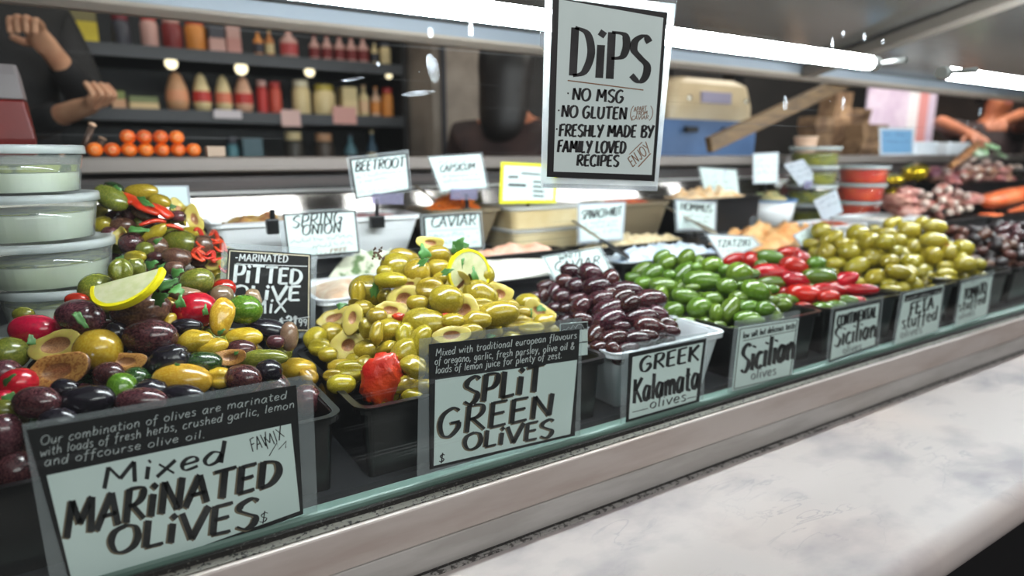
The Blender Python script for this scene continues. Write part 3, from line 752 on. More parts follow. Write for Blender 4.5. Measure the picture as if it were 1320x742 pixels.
split = Z([(720,655,140,120,0,'W','split'),(830,680,120,120,0,'W','split'),(760,600,135,75,-10,'W','split'),(900,530,130,65,-5,'B','split'),(935,590,110,80,0,'W','split'),(940,665,120,90,0,'W','split'),(975,705,170,60,15,'D','split'),(1090,635,130,85,-20,'W','split'),(1140,690,150,120,-20,'W','split'),(1050,575,90,55,0,'R','split'),(690,720,150,65,0,'W','split')], S4, 330, 180)
split += Z([(900,300,180,150,-10,'W','split'),(845,310,70,110,0,'C','split'),(1080,340,170,130,20,'H','split'),(1010,395,150,85,-5,'H','split'),(1110,265,105,70,10,'B','split'),(1215,290,130,110,0,'C','split'),(1185,470,210,150,-5,'W','split'),(1010,500,130,110,0,'W','split'),(1085,525,85,110,0,'C','split'),(1165,570,100,160,-10,'D','split'),
 (720,435,170,95,18,'H','split'),(815,440,95,140,-10,'H','split'),(710,520,120,110,0,'W','split'),(625,545,110,100,20,'D','split'),(790,580,160,140,35,'H','split'),(885,490,60,95,0,'D','split'),(895,600,130,90,0,'W','split'),(1000,590,105,60,20,'D','split'),(760,690,120,75,0,'W','split'),(1085,620,120,130,0,'D','split'),(690,625,85,65,0,'R','split'),(820,650,80,55,10,'D','split'),(650,590,100,80,0,'C','split'),(940,430,90,80,0,'W','split'),(870,390,90,70,0,'W','split'),(940,520,60,110,0,'D','split'),(1150,360,100,70,0,'W','split'),(1300,330,120,100,0,'W','split'),(720,735,90,60,0,'C','split'),(1130,690,120,80,-30,'D','split'),(830,375,70,80,0,'B','split'),(980,200,70,60,0,'W','split')], S4, 250, 300)
split += Z([(235,240,165,130,-25,'W','split'),(155,315,140,140,0,'H','split'),(340,235,120,100,-20,'B','split'),(330,335,175,105,5,'W','split'),(25,390,110,120,0,'W','split'),(60,265,150,130,0,'W','split'),(215,370,140,80,0,'D','split'),(430,385,130,75,5,'C','split'),(480,280,115,85,0,'W','split'),(540,325,150,85,-30,'B','split'),(560,375,110,65,10,'D','split'),(90,445,170,80,8,'H','split'),(185,425,110,60,0,'D','split'),(125,180,130,100,40,'B','split'),(500,410,110,60,0,'C','split'),(280,205,100,70,0,'W','split'),(95,375,100,70,0,'W','split'),(450,330,80,60,0,'W','split'),(390,300,80,60,0,'C','split'),(600,420,80,50,0,'D','split'),(15,210,90,60,0,'B','split'),(240,290,120,60,0,'C','split')], S4, 560, 320)
split += [(440,495,30,22,0,'W','split'),(452,478,34,24,0,'C','split'),(520,495,34,20,10,'D','split'),(530,470,36,22,0,'D','split'),(545,500,30,20,0,'W','split'),(530,510,26,14,0,'D','split'),(470,470,24,20,0,'D','split')]
pile(HEAPS['split'], split, (0.034, [('W','split'),('C','split'),('D','split'),('C','split'),('W','split')], 130, (0.6, 1.0, 1.4, 0.4)), spec_for('in the split green heap'))

kal = Z([(700,115,100,65,-12,'K','kal'),(800,125,110,85,-20,'K','kal'),(905,160,85,90,0,'K','kal'),(665,170,85,75,0,'K','kal'),(725,195,90,85,20,'K','kal'),(825,195,130,85,8,'K','kal'),(580,190,100,55,10,'K','kal'),(560,245,60,70,0,'K','kal'),(620,225,60,75,0,'K','kal'),(655,250,100,80,0,'K','kal'),(740,255,95,50,10,'K','kal'),(750,300,100,85,45,'K','kal'),(680,310,85,60,0,'K','kal'),(620,310,75,60,0,'K','kal'),(855,260,120,80,8,'K','kal'),(985,210,140,75,-5,'K','kal'),(965,250,110,80,20,'K','kal'),(1000,285,100,80,30,'K','kal'),(1105,265,155,95,3,'K','kal'),(890,315,145,95,18,'K','kal'),(890,375,155,105,25,'K','kal'),(1045,355,170,95,8,'K','kal'),(1150,335,100,75,-25,'K','kal'),(1195,385,95,60,-20,'K','kal'),(1105,405,155,90,-15,'K','kal'),(770,365,110,65,-20,'K','kal'),(685,365,80,50,10,'K','kal'),(825,450,110,85,60,'K','kal'),(920,460,125,80,10,'K','kal'),(1030,465,130,80,0,'K','kal'),(1220,425,95,55,-10,'K','kal'),(935,540,115,75,-60,'K','kal'),(900,225,65,50,0,'K','kal'),(520,250,55,50,0,'K','kal'),(1110,450,100,60,-10,'K','kal'),(850,510,90,60,0,'K','kal'),(960,400,80,50,0,'K','kal'),(1010,520,100,60,0,'K','kal')], S4, 560, 320)
pile(HEAPS['kal'], kal, (0.035, [('K','kal')], 60, (0.9, 1.2, 1.5)), spec_for('in the white tub of Kalamata'), 1.16)

sic = Z([(210,40,85,60,30,'G','green'),(240,75,95,85,30,'G','green'),(335,50,90,75,50,'G','green'),(110,110,110,75,30,'G','green'),(165,125,115,85,30,'G','green'),(60,150,70,60,0,'G','green'),(115,180,80,75,0,'G','green'),(220,190,130,75,-8,'G','green'),(320,130,130,85,45,'G','green'),(390,95,60,45,0,'G','green'),(420,165,185,105,-6,'G','green'),(465,85,105,85,10,'G','green'),(545,195,95,90,0,'G','green'),(340,250,145,90,-15,'G','green'),(270,320,100,95,0,'G','green'),(405,305,115,105,10,'G','green'),(470,260,100,80,-10,'G','green'),(250,135,60,50,0,'G','green'),(605,125,110,105,0,'G','green'),(690,215,130,110,-20,'G','green'),(555,320,150,95,55,'G','green'),(605,255,90,65,0,'G','green'),(660,300,115,70,0,'G','green'),(740,310,90,75,0,'G','green'),(650,360,120,80,0,'G','green'),(345,375,125,50,-4,'G','green'),(440,385,80,70,0,'G','green'),(490,330,65,80,0,'G','green'),(570,430,95,55,0,'G','green'),(770,210,75,50,0,'G','green'),(770,268,75,55,0,'G','green'),(820,290,110,70,0,'G','green'),(205,250,75,100,0,'G','green'),(660,130,90,55,0,'G','green'),(540,110,70,60,0,'G','green'),(500,400,80,60,0,'G','green'),(730,385,110,60,0,'G','green'),(620,190,70,50,0,'G','green'),(370,200,70,40,0,'G','green')], S4, 800, 320)
pile(HEAPS['sic'], sic, (0.035, [('G','green')], 70, (0.6, 1.0, 1.4, 0.4)), spec_for('in the bright green heap'), 1.14, 0.95)

cont = Z([(580,55,95,55,20,'G','contred'),(670,60,90,80,-20,'G','contred'),(770,45,125,75,-10,'G','green'),(865,20,100,60,0,'G','contred'),(930,55,85,80,-40,'G','contred'),(770,120,155,75,-5,'G','contred'),(890,92,125,90,-20,'G','contred'),(1005,75,85,60,0,'G','green'),(900,165,145,75,-12,'G','contred'),(1020,145,155,80,-5,'G','green'),(1140,165,130,75,20,'G','contred'),(945,235,155,90,-10,'G','contred'),(1070,212,150,60,-5,'G','contred'),(1070,250,100,70,0,'G','contred'),(780,175,130,55,0,'G','green'),(850,225,75,50,0,'G','contred'),(940,305,90,55,0,'G','contred'),(1035,315,95,68,0,'G','green'),(1160,270,100,55,0,'G','green'),(1225,212,150,60,0,'G','contred'),(855,262,105,55,-10,'G','green'),(720,85,60,50,0,'G','green'),(1210,270,90,50,0,'G','contred'),(1120,300,90,50,0,'G','green'),(990,200,60,40,0,'G','green')], S4, 800, 320)
pile(HEAPS['cont'], cont, (0.036, [('G','contred'),('G','contred'),('G','green')], 60, (0.6, 1.0, 1.4, 0.4)), spec_for('in the red and green heap'))

S7 = 1319 / 320
feta = Z([(240,72,110,90,10,'F','feta'),(295,110,135,75,25,'W','feta'),(435,90,120,105,0,'F','feta'),(580,130,95,90,0,'F','feta'),(500,130,115,100,0,'W','feta'),(390,185,115,85,0,'W','feta'),(355,140,85,65,0,'W','feta'),(270,190,110,95,0,'F','feta'),(205,190,65,70,0,'W','feta'),(185,140,90,60,0,'W','feta'),(510,220,115,105,0,'F','feta'),(320,245,105,70,0,'W','feta'),(430,260,145,90,25,'F','feta'),(530,320,115,90,20,'F','feta'),(430,345,95,60,0,'W','feta'),(600,395,130,75,5,'W','feta'),(210,245,70,50,0,'W','feta'),(300,290,75,40,0,'W','feta'),(590,85,110,60,0,'W','feta'),(605,235,100,85,0,'W','feta'),(650,125,85,80,0,'F','feta'),(650,290,145,75,-10,'W','feta'),(600,350,80,50,0,'W','feta'),(480,380,80,50,0,'W','feta')], S7, 1000, 280)
tom = Z([(525,65,75,50,0,'S','feta'),(605,35,75,60,30,'S','feta'),(705,70,125,95,-10,'S','feta'),(845,50,145,85,-8,'W','feta'),(840,125,155,95,-5,'W','feta'),(725,160,95,95,0,'W','feta'),(655,195,115,75,0,'W','feta'),(835,205,100,90,-60,'S','feta'),(740,230,120,70,0,'W','feta'),(780,280,105,70,0,'W','feta'),(700,345,110,55,0,'W','feta'),(920,190,90,80,90,'S','feta'),(995,165,105,90,-10,'W','feta'),(1005,250,115,85,0,'W','feta'),(905,262,95,65,0,'W','feta'),(905,300,105,60,0,'W','feta'),(910,335,95,55,0,'W','feta'),(790,310,100,55,0,'W','feta'),(680,258,80,45,0,'W','feta'),(1080,250,70,60,0,'W','feta'),(770,30,80,60,40,'S','feta'),(640,20,60,50,0,'S','feta'),(850,340,80,50,0,'W','feta')], S7, 1000, 280)
pile(HEAPS['feta'], feta, (0.036, [('W','feta'),('F','feta')], 50, (0.6, 1.0, 0.4)), spec_for('in the feta stuffed heap'), 1.0, 1.0)
pile(HEAPS['tom'], tom, (0.036, [('W','feta'),('S','feta')], 55, (0.6, 1.0, 0.4)), spec_for('in the tomato stuffed heap'), 1.02, 0.98)
pile(HEAPS['dry'], [], (0.030, [('X','dry'),('X','drybrown'),('X','drybrown'),('W','dry')], 90, (0.2, 0.3, 0.9)), spec_for('in the dried olive tub'))
pile(HEAPS['end'], [], (0.032, [('W','dry'),('X','dry'),('W','purple')], 70, (0.2, 0.3, 0.9)), spec_for('in the last tub'))

S5 = 1048 / 240
pit = Z([(625,110,170,95,-30,'W','ogreen'),(640,50,100,50,-15,'W','dgreen'),(795,75,150,75,5,'W','split'),(565,205,100,100,20,'D','split'),(580,260,90,80,20,'W','split'),(650,95,110,50,0,'D','yellow'),(690,265,120,80,0,'W','brown'),(650,225,90,80,0,'W','purple'),(735,190,80,100,0,'W','purple'),(815,200,150,60,-25,'W','brown'),(690,325,90,90,30,'B','split'),(740,365,110,100,0,'W','purple'),(870,310,160,60,35,'D','split'),(995,215,85,60,0,'R','purple'),(850,265,90,60,0,'W','purple'),(1000,345,170,115,-15,'W','ogreen'),(620,310,80,70,0,'W','purple'),(880,390,110,100,40,'W','brown'),(990,445,130,90,-10,'W','brown'),(985,505,90,70,0,'R','brown'),(815,400,80,70,0,'W','ogreen'),(660,395,90,50,0,'W','ogreen'),(640,430,70,70,0,'W','purple'),(760,440,110,60,0,'C','split'),(870,440,80,50,0,'W','purple'),(890,130,110,70,0,'D','split'),(1010,170,90,90,-30,'B','split')], S5, 0, 230)
pit += Z([(1000,490,70,130,20,'B','split'),(930,610,160,110,-10,'W','ogreen'),(925,680,130,70,-5,'R','brown'),(1020,700,80,60,0,'R','brown'),(1095,720,110,50,0,'H','split'),(1045,625,80,90,0,'W','brown'),(985,560,120,60,0,'W','split')], S4, 0, 160)
pile(HEAPS['pitted'], pit, (0.030, [('W','purple'),('W','ogreen'),('W','brown'),('D','split')], 70, (0.6, 1.0, 0.4)), spec_for('in the pitted mix heap behind the black sign'))
tub(0.052, 0.240, 0.89, 1.098, Zc - 0.2615, Zc - 0.186, M_tubin, 'black tub of the pitted olive mix behind the mixed tub')
# ------------------------------------------------------------------ hand-lettered signs
M_sleeve = clear('sign_sleeve', tint=(250, 252, 252), refl=0.4, haze=0.15, hazec=(216, 222, 226), rough=0.05)
M_card_w = mat('sign_paper', (216, 231, 228), 0.7, c2=(208, 224, 221), scale=8)
M_card_k = mat('sign_black', (20, 20, 22), 0.55)
M_ink = mat('marker_ink', (16, 17, 19), 0.6, c2=(40, 40, 42), scale=40)
M_inkw = mat('white_ink', (206, 212, 212), 0.6)
M_inkg = mat('grey_ink', (120, 124, 126), 0.6)
M_shade = mat('brown_letter_shadow', (116, 104, 84), 0.6)
M_inkb = mat('brown_ink', (136, 98, 70), 0.6)
M_inkp = mat('purple_ink', (120, 60, 160), 0.6)
M_cream = mat('cream_border', (214, 204, 176), 0.6)
M_yel = mat('yellow_border', (226, 226, 30), 0.5)
M_blue = mat('blue_card', (96, 140, 176), 0.6)
M_grey = mat('grey_card', (172, 178, 186), 0.6)
M_clip = clear('clip_plastic', tint=(214, 210, 232), refl=0.8, haze=0.25, hazec=(200, 196, 220))
INKS = {'k': M_ink, 'w': M_inkw, 'g': M_inkg, 's': M_shade, 'b': M_inkb, 'p': M_inkp, 'c': M_cream}

def quad_prism(put, q, a, b):
    return MB().loft([[put(u, v, a) for u, v in q], [put(u, v, b) for u, v in q]])
def lerp2(a, b, t): return (a[0] + (b[0] - a[0]) * t, a[1] + (b[1] - a[1]) * t)
def sign(label, Y, sleeve, card, cm=None, paper=None, header=None, texts=(), lines=(), scr=(), tilt=0.0, border=None, group=None, stem=None, clip=None, sleeve_m=None, cat='sign', turn=0.0):
    """card and sleeve are picture corners TL TR BR BL on an upright plane Y metres away, or leaning back by tilt."""
    c0 = onY(*[sum(p[k] for p in card) / 4 for k in (0, 1)], Y)
    n = Vector((math.sin(turn), -math.cos(tilt), math.sin(tilt))).normalized()
    def put(u, v, lift=0.0): return onP(u, v, c0, n) + n * lift
    base = onP(*lerp2(card[2], card[3], 0.5), c0, n)
    t = empty('sign', base, label, cat, group)
    quad_prism(put, card, -0.0006, 0).build('card', cm or M_card_w, t)
    if paper: quad_prism(put, paper, 0.00002, 0.0002).build('paper', M_card_w, t)
    if header: quad_prism(put, header[0], 0.00002, 0.0002).build('header_band', header[1], t)
    if border:
        mb = MB()
        for ins, w, m_ in border:
            cx = sum(p[0] for p in card) / 4; cy = sum(p[1] for p in card) / 4
            q = [(p[0] + (cx - p[0]) * ins, p[1] + (cy - p[1]) * ins) for p in card]
            for k in range(4):
                lay_line(mb, put, [q[k], q[(k + 1) % 4]], w, 0, 0.00015)
        mb.build('border', border[0][2], t, fix=False)
    by = {}
    for tx in texts:
        s, p0, p1, h0, h1, ink = tx[:6]; kw = tx[6] if len(tx) > 6 else {}
        kw = dict(kw); sh = kw.pop('shadow', None); up = kw.pop('bold', 0)
        if sh: lay_text(by.setdefault('s', MB()), put, s, p0, p1, h0, h1, lift=0.00026, off=sh, **{**kw, 'mn': kw.get('mn', 1.0) + 0.8})
        lay_text(by.setdefault(ink, MB()), put, s, p0, p1, h0, h1, lift=0.0004, **kw)
    for ink, w, pts in lines: lay_line(by.setdefault(ink, MB()), put, pts, w, 0, 0.0004)
    for ink, p0, p1, h, sd in scr: scribble(by.setdefault(ink, MB()), put, p0, p1, h, 0.7, 0, 0.0004, sd, 1 if sd == 41 else 4)
    for ink, mb in by.items():
        o = mb.build('letter_shadow' if ink == 's' else 'lettering', INKS[ink], t, fix=False)
        if ink == 'b': o['label'] = 'brown lettering'
    if sleeve: quad_prism(put, sleeve, -0.0013, -0.0008).build('plastic_sleeve', sleeve_m or M_sleeve, t)
    if clip:
        (cu, cv), cw, chh = clip
        quad_prism(put, [(cu - cw, cv - chh), (cu + cw, cv - chh), (cu + cw, cv + chh), (cu - cw, cv + chh)], -0.003, 0.0016).build('holder_clip', M_clip, t)
    if stem:
        (su, sv), (eu, ev), blk = stem
        a_ = put(su, sv, -0.004); b_ = put(eu, ev, -0.004)
        MB().pipe([a_, b_], 0.004, 8).build('stem', M_black, t)
        if blk:
            bw, bh = blk
            p = b_
            MB().box(p.x - bw, p.x + bw, p.y - 0.007, p.y + 0.007, p.z - bh, p.z + bh).build('black_clamp', M_black, t, bevel=0.002)
    return t
FY = 0.5945
sh = (-2.4, 1.6)
sign('largest sign, black and white, lettered Mixed Marinated Olives', FY, [(28, 547), (403, 482), (410, 664), (72, 790)], [(34, 554), (382, 496), (391, 662), (95, 768)], M_card_k, paper=[(60, 612.5), (375, 545.7), (386.6, 658), (96, 762)],
  texts=[('Our combination of olives are marinated', (52, 574), (369, 513), 12, 10, 'w', dict(nib=0.7, mn=0.7, rnd=.05)), ('with loads of fresh herbs, crushed garlic, lemon', (51, 588.5), (379, 525), 12, 10, 'w', dict(nib=0.7, mn=0.7, rnd=.05)), ('and offcourse olive oil.', (57, 601), (264, 563.6), 12, 10, 'w', dict(nib=0.7, mn=0.7, rnd=.05)),
   ('Mixed', (129, 630.5), (289, 595), 27, 27, 'k', dict(nib=5.5, mn=2.2, ang=10)), ('MAR~NATED', (82, 694), (362, 622), 48, 32, 'k', dict(nib=8.6, mn=2.8, ang=8, shadow=sh)), ('OL~VES', (140, 714), (332, 678), 34, 38, 'k', dict(nib=8.6, mn=2.8, ang=8, shadow=sh)),
   ('FAV', (325, 582), (346, 573), 16, 16, 'k', dict(nib=1.2, mn=1.0, sk=-.25)), ('MIX', (344, 579), (367, 562), 15, 14, 'k', dict(nib=1.2, mn=1.0, sk=-.35)), ('$', (333, 675), (345, 672), 15, 15, 'k', dict(nib=1.2, mn=1.0))], lines=[('k', 1.2, [(347, 587), (357, 570), (359, 579), (369, 568), (368, 577)])])
sign('large black and white sign lettered Split Green Olives', FY, [(541, 437), (751, 409), (748.5, 564.6), (538, 614.7)], [(553, 443.5), (747.5, 424), (741, 561), (554, 605)], M_card_k, paper=[(561, 489.4), (744, 463.6), (735, 559), (559, 600)],
  texts=[('Mixed with traditional european flavours', (561, 459), (743, 435.5), 9.5, 9, 'w', dict(nib=.7, mn=.8, rnd=.05)), ('of oregano, garlic, fresh parsley, olive oil &', (560, 470), (740, 449.5), 9.5, 9, 'w', dict(nib=.7, mn=.8, rnd=.05)), ('loads of lemon juice for plenty of zest.', (561, 481.5), (724, 461), 9.5, 9, 'w', dict(nib=.7, mn=.8, rnd=.05)),
   ('SPL~T', (596, 522), (699, 502.5), 35, 33, 'k', dict(nib=6.6, mn=2.5, ang=8, shadow=(-1.8, 1.4))), ('GREEN', (564, 564.6), (713, 534), 37, 27, 'k', dict(nib=5.6, mn=2.5, ang=8, shadow=(-1.8, 1.4))), ('OL~VES', (597, 580), (713, 562), 21, 23, 'k', dict(nib=5, mn=2.2, ang=8, shadow=(-1.6, 1.2))), ('$', (565, 596.5), (572.6, 595), 12, 12, 'k', dict(nib=1.2, mn=1.2))])
sign('white sign with a black border lettered Greek Kalamata olives', FY, [(802.5, 444), (913, 428), (907, 520), (800, 549)], [(811, 455.4), (910.5, 436), (901, 519), (807, 544)], M_card_k, paper=[(815.5, 460), (906.5, 441), (897, 515.5), (810.5, 540)],
  texts=[('GREEK', (824, 479.5), (900, 464), 19, 20, 'k', dict(nib=4.0, mn=1.8, ang=8)), ('Kalamata', (815.5, 520), (900, 500), 31, 33, 'k', dict(nib=4.2, mn=1.7, ang=6, sk=.05)), ('olives', (837, 526.5), (884, 516), 13, 13, 'k', dict(nib=1.3, mn=1.1))], lines=[('k', .9, [(815, 531), (835, 526)]), ('k', .9, [(885, 513.5), (897, 510.5)])])
sign('white sign lettered low salt Sicilian olives, next to the Kalamata sign', FY, [(948, 414), (1032, 399.7), (1022.5, 488), (938, 507)], [(952.5, 422), (1030, 410), (1020, 485), (943.5, 504)], None, border=[(0.055, 1.0, M_ink)],
  texts=[('low salt but delicious taste', (957.5, 436), (1024.5, 422.5), 8, 8, 'k', dict(nib=.6, mn=.8)), ('Sicilian', (953.5, 481), (1022.5, 462), 36, 36, 'k', dict(nib=4.8, mn=1.7, ang=6, sk=.1)), ('olives', (967.5, 489), (1000, 482), 12, 12, 'g', dict(nib=1.4, mn=1.1))], lines=[('k', .8, [(957.5, 439), (1025, 425.5)])])
sign('white sign lettered Continental Sicilian olives', FY, [(1072.8, 392.8), (1140, 380.7), (1133, 447), (1065, 470)], [(1075.7, 399.4), (1136, 386.3), (1129.5, 445.5), (1068.5, 467)], M_card_k, paper=[(1077.5, 402), (1133.5, 390), (1127.5, 444), (1070, 464)],
  texts=[('CONTINENTAL', (1078.5, 421), (1129, 408.5), 14, 14, 'k', dict(nib=2.4, mn=1.2)), ('Sicilian', (1074, 447.5), (1128, 434), 25, 25, 'k', dict(nib=3.2, mn=1.3)), ('olives', (1086, 456), (1110, 450), 10, 10, 'g', dict(nib=1.0, mn=.9))])
sign('white sign lettered Feta stuffed olives under a black strip', FY, [(1161, 377), (1219.6, 363.7), (1210.5, 428), (1150, 448)], [(1165.7, 379.5), (1216.5, 367.5), (1208.5, 425.6), (1153, 445.5)], None, header=([(1166.5, 380.5), (1215.5, 369), (1214, 377.5), (1165.5, 389.5)], M_card_k),
  texts=[('FETA', (1172, 407), (1203, 397), 16, 16, 'k', dict(nib=2.4, mn=1.2)), ('stuffed', (1161.5, 424), (1207, 411.5), 17, 17, 'k', dict(nib=2.0, mn=1.0)), ('olives', (1160, 436), (1188, 428.5), 11, 11, 'g', dict(nib=1.0, mn=.9))], scr=[('w', (1168, 387), (1213, 376), 5, 3)])
sign('white sign lettered Tomato stuffed olives, last of the row along the glass', FY, [(1239, 360), (1283, 346.7), (1274, 407), (1229, 424)], [(1240.5, 365.5), (1279.5, 355), (1271.5, 405), (1231, 421)], None,
  texts=[('TOMATO', (1241.5, 387), (1271, 377), 14, 14, 'k', dict(nib=2.0, mn=1.0)), ('stuffed', (1235, 401.5), (1270, 390), 13, 13, 'k', dict(nib=1.7, mn=1.0)), ('olives', (1235, 412), (1256, 405), 8, 8, 'g', dict(nib=.8, mn=.7))], scr=[('g', (1242, 369), (1277, 360), 4, 9)])
sign('small card half hidden behind the Split Green Olives sign', 0.612, None, [(722, 417), (757.5, 414), (757.5, 457), (722, 461)], None, header=([(723, 418), (757, 415), (757, 424), (723, 427)], M_card_k), scr=[('w', (724, 426), (756, 423), 8, 41)], lines=[('k', 1.6, [(724, 444), (757, 440)])])
sign('black sign with white lettering Marinated Pitted Olive Mix', 0.882, [(286, 313), (409, 320), (406, 436), (281, 432)], [(294, 320.5), (401, 327.5), (400, 428), (288, 426)], M_card_k, border=[(0.045, 1.2, M_cream)],
  texts=[('-MARINATED', (302.7, 336), (371, 338), 9, 9, 'w', dict(nib=1.2, mn=1.0)), ('P~TTED', (300, 364), (389, 366), 24, 18, 'w', dict(nib=4.2, mn=2.4)), ('OL~VE', (298, 385.5), (386, 387), 18, 18, 'w', dict(nib=4, mn=2.4)), ('M~X', (322, 405), (369, 402), 17, 17, 'w', dict(nib=2.4, mn=1.8)), ('21', (367, 422), (382, 422), 15, 15, 'w', dict(nib=2.4, mn=1.6)), ('99', (384, 420), (395, 420), 9, 9, 'w', dict(nib=1, mn=1)), ('$', (359, 418), (365, 418), 9, 9, 'w', dict(nib=.8, mn=.8))], lines=[('w', 1.0, [(304, 340), (396, 343)]), ('w', .9, [(359, 414), (399, 408)])], stem=((345, 427), (345, 452), None))
dips = sign('tall sign lettered Dips, taped high on the front glass', 0.5815, [(703, -14), (871, 5), (847, 246), (697.5, 241)], [(712.7, -3), (860, 16.4), (843.5, 233.4), (705, 227.8)], M_card_k, paper=[(720.5, -1), (855, 23), (840, 225.3), (713.5, 221)],
  texts=[('D~PS', (734, 97), (836, 106), 62, 58, 'k', dict(nib=9.5, mn=3.6, ang=4, sk=.05)), ('NO MSG', (737, 128.5), (803, 132.5), 15, 16, 'k', dict(nib=2.8, mn=2.0)), ('NO GLUTEN', (723, 150.5), (807, 154), 15, 15, 'k', dict(nib=2.8, mn=2.0)), ('FRESHLY MADE BY', (720, 175.5), (841, 177), 15, 15, 'k', dict(nib=2.8, mn=2.0)), ('FAMILY LOVED', (718, 196), (806, 197.5), 15, 15, 'k', dict(nib=2.8, mn=2.0)), ('RECIPES', (742.8, 213.5), (797, 214.3), 14, 14, 'k', dict(nib=2.8, mn=2.0)),
   ('APART', (816.7, 144), (833, 142.5), 6, 6, 'b', dict(nib=.6, mn=.6)), ('FROM', (820, 149), (834, 147.5), 5, 5, 'b', dict(nib=.6, mn=.6)), ('CAVIAR', (814, 154.5), (835.5, 153.5), 5, 5, 'b', dict(nib=.6, mn=.6)), ('(', (811, 154), (815, 154), 16, 16, 'b', dict(nib=.6, mn=.7)), (')', (836, 154), (841, 154), 16, 16, 'b', dict(nib=.6, mn=.7)), ('ENJOY', (815, 215.5), (839, 194), 11, 11, 'b', dict(nib=1, mn=1, sk=-.6))],
  lines=[('b', 1.4, [(731.5, 103.6), (829, 116)]), ('b', 1.1, [(811, 199), (827.5, 183)]), ('b', 1.4, [(822.5, 215), (838.5, 197.6)]), ('k', 2, [(731, 120), (733, 120.5)]), ('k', 2, [(719, 142), (721, 142.5)]), ('k', 2, [(716.5, 166), (718.5, 166.5)])])
M_backlit = bpy.data.materials.new('backlit_sleeve_edge'); M_backlit.use_nodes = True  # whiteness of the plastic margin lit by the tube behind, put into its colour
_n = M_backlit.node_tree.nodes; _l = M_backlit.node_tree.links; _n.remove(_n['Principled BSDF'])
_t = _n.new('ShaderNodeBsdfTranslucent'); _t.inputs[0].default_value = lin((236, 238, 240)); _d = _n.new('ShaderNodeBsdfDiffuse'); _d.inputs[0].default_value = lin((216, 220, 224))
_x = _n.new('ShaderNodeBsdfTransparent'); _m = _n.new('ShaderNodeMixShader'); _m2 = _n.new('ShaderNodeMixShader'); _m.inputs[0].default_value = .35; _m2.inputs[0].default_value = .66
_l.new(_t.outputs[0], _m.inputs[1]); _l.new(_d.outputs[0], _m.inputs[2]); _l.new(_m.outputs[0], _m2.inputs[1]); _l.new(_x.outputs[0], _m2.inputs[2]); _l.new(_m2.outputs[0], _n['Material Output'].inputs[0])
_c0 = onY(775, 120, 0.5815); _s = [(703, -14), (871, 5), (847, 246), (697.5, 241)]; _k = [(712.2, -3.6), (860.6, 16), (844, 234), (704.5, 228.4)]
_P = lambda q, l: onP(q[0], q[1], _c0, Vector((0, -1, 0))) + Vector((0, -l, 0))
mb = MB()
for i in range(4):
    j = (i + 1) % 4; q = [_s[i], _s[j], _k[j], _k[i]]
    mb.loft([[_P(a, -.0004) for a in q], [_P(a, .0003) for a in q]])
mb.build('sleeve_edge', M_backlit, dips)
M_tape = clear('shiny_tape', tint=(235, 238, 240), refl=1.4, haze=0.18, hazec=(235, 238, 240), rough=0.12)
for q in ([(700, 236), (846, 240), (846, 246.5), (699, 242)], [(842, -6), (872, -3), (869, 30), (860, 18)], [(696, 28), (704, 28), (702, 66), (695, 60)]):
    c0 = onY(775, 120, 0.5815)
    def put(u, v, l=0.0): return onP(u, v, c0, Vector((0, -1, 0))) + Vector((0, -l, 0))
    quad_prism(put, q, 0.0013, 0.0016).build('sticky_tape', M_tape, dips)

# signs standing among the dips
BG = None
sign('white sign with a grey border lettered Beetroot', 1.115, [(446.6, 202.6), (526.8, 192.5), (531, 246.5), (455, 259)], [(450.5, 205), (524.5, 197), (528.8, 244.7), (458.5, 257)], M_ink, paper=[(453, 207), (522.5, 199.3), (526.5, 243), (460.5, 254.3)],
  texts=[('BEETROOT', (457.4, 221.4), (521, 215), 13, 13, 'k', dict(nib=2.2, mn=1.4))], scr=[('k', (459, 230), (522, 221.4), 4, 1), ('k', (463, 236.4), (500, 230.5), 4, 2), ('b', (462, 250), (523, 241.4), 4, 4)], clip=((500, 256), 20, 7), stem=((487, 256), (487, 286), (0.013, 0.011)))
sign('white sign without border lettered Capsicum', 1.13, [(550.7, 201.3), (622, 196.3), (632, 244), (567, 249.5)], [(553, 203), (619, 199), (627.5, 241), (569, 246)], None,
  texts=[('CAPSICUM', (567, 222), (612, 218), 9, 9, 'k', dict(nib=1.3, mn=1.0))], scr=[('k', (564, 211), (600, 208), 4, 5), ('k', (570, 229), (617, 225), 3, 6), ('k', (571, 235), (620, 231), 3, 7)], clip=((598, 250), 17, 7), stem=((603, 250), (603, 272), (0.006, 0.008)))
sign('small printed card with a bright yellow border', 1.13, None, [(646, 208.5), (717.5, 212), (717, 261.5), (643.5, 262.5)], M_yel, paper=[(650, 213), (713.5, 216), (713, 257.5), (648, 258.5)],
  lines=[('k', 3, [(655, 228), (668, 228)]), ('k', 3.5, [(655, 238), (678, 239)]), ('k', 2.2, [(672, 223), (697, 225)]), ('k', 2.4, [(687, 234), (702, 235)]), ('k', 2.4, [(687, 240), (700, 241)]), ('k', 2.4, [(687, 246), (701, 247)]), ('k', 2.4, [(687, 252), (701, 253)])], stem=((682, 262), (682, 270), None))
sign('cream sign with a dark border lettered Spring Onion', 1.045, [(357, 272), (460, 267.5), (465.5, 329), (366, 337)], [(364.8, 275.7), (458, 270.7), (463.7, 325.8), (372, 333)], M_ink, paper=[(367, 277.7), (456.3, 273), (461.5, 323.5), (373.7, 330.5)],
  texts=[('SPRING', (376, 294), (441, 287), 15, 16, 'k', dict(nib=2.2, mn=1.2)), ('ONION', (389, 303), (439, 299.5), 13, 13, 'k', dict(nib=2.2, mn=1.2)), ('FREE', (425, 326), (447, 323), 5, 5, 'b', dict(nib=1, mn=.9))], scr=[('k', (374, 313), (455, 305), 5, 8), ('k', (402, 320), (455, 314), 4, 9), ('b', (407, 327), (421, 325.5), 4, 3)], stem=((352, 270), (352, 292), (0.009, 0.012)))
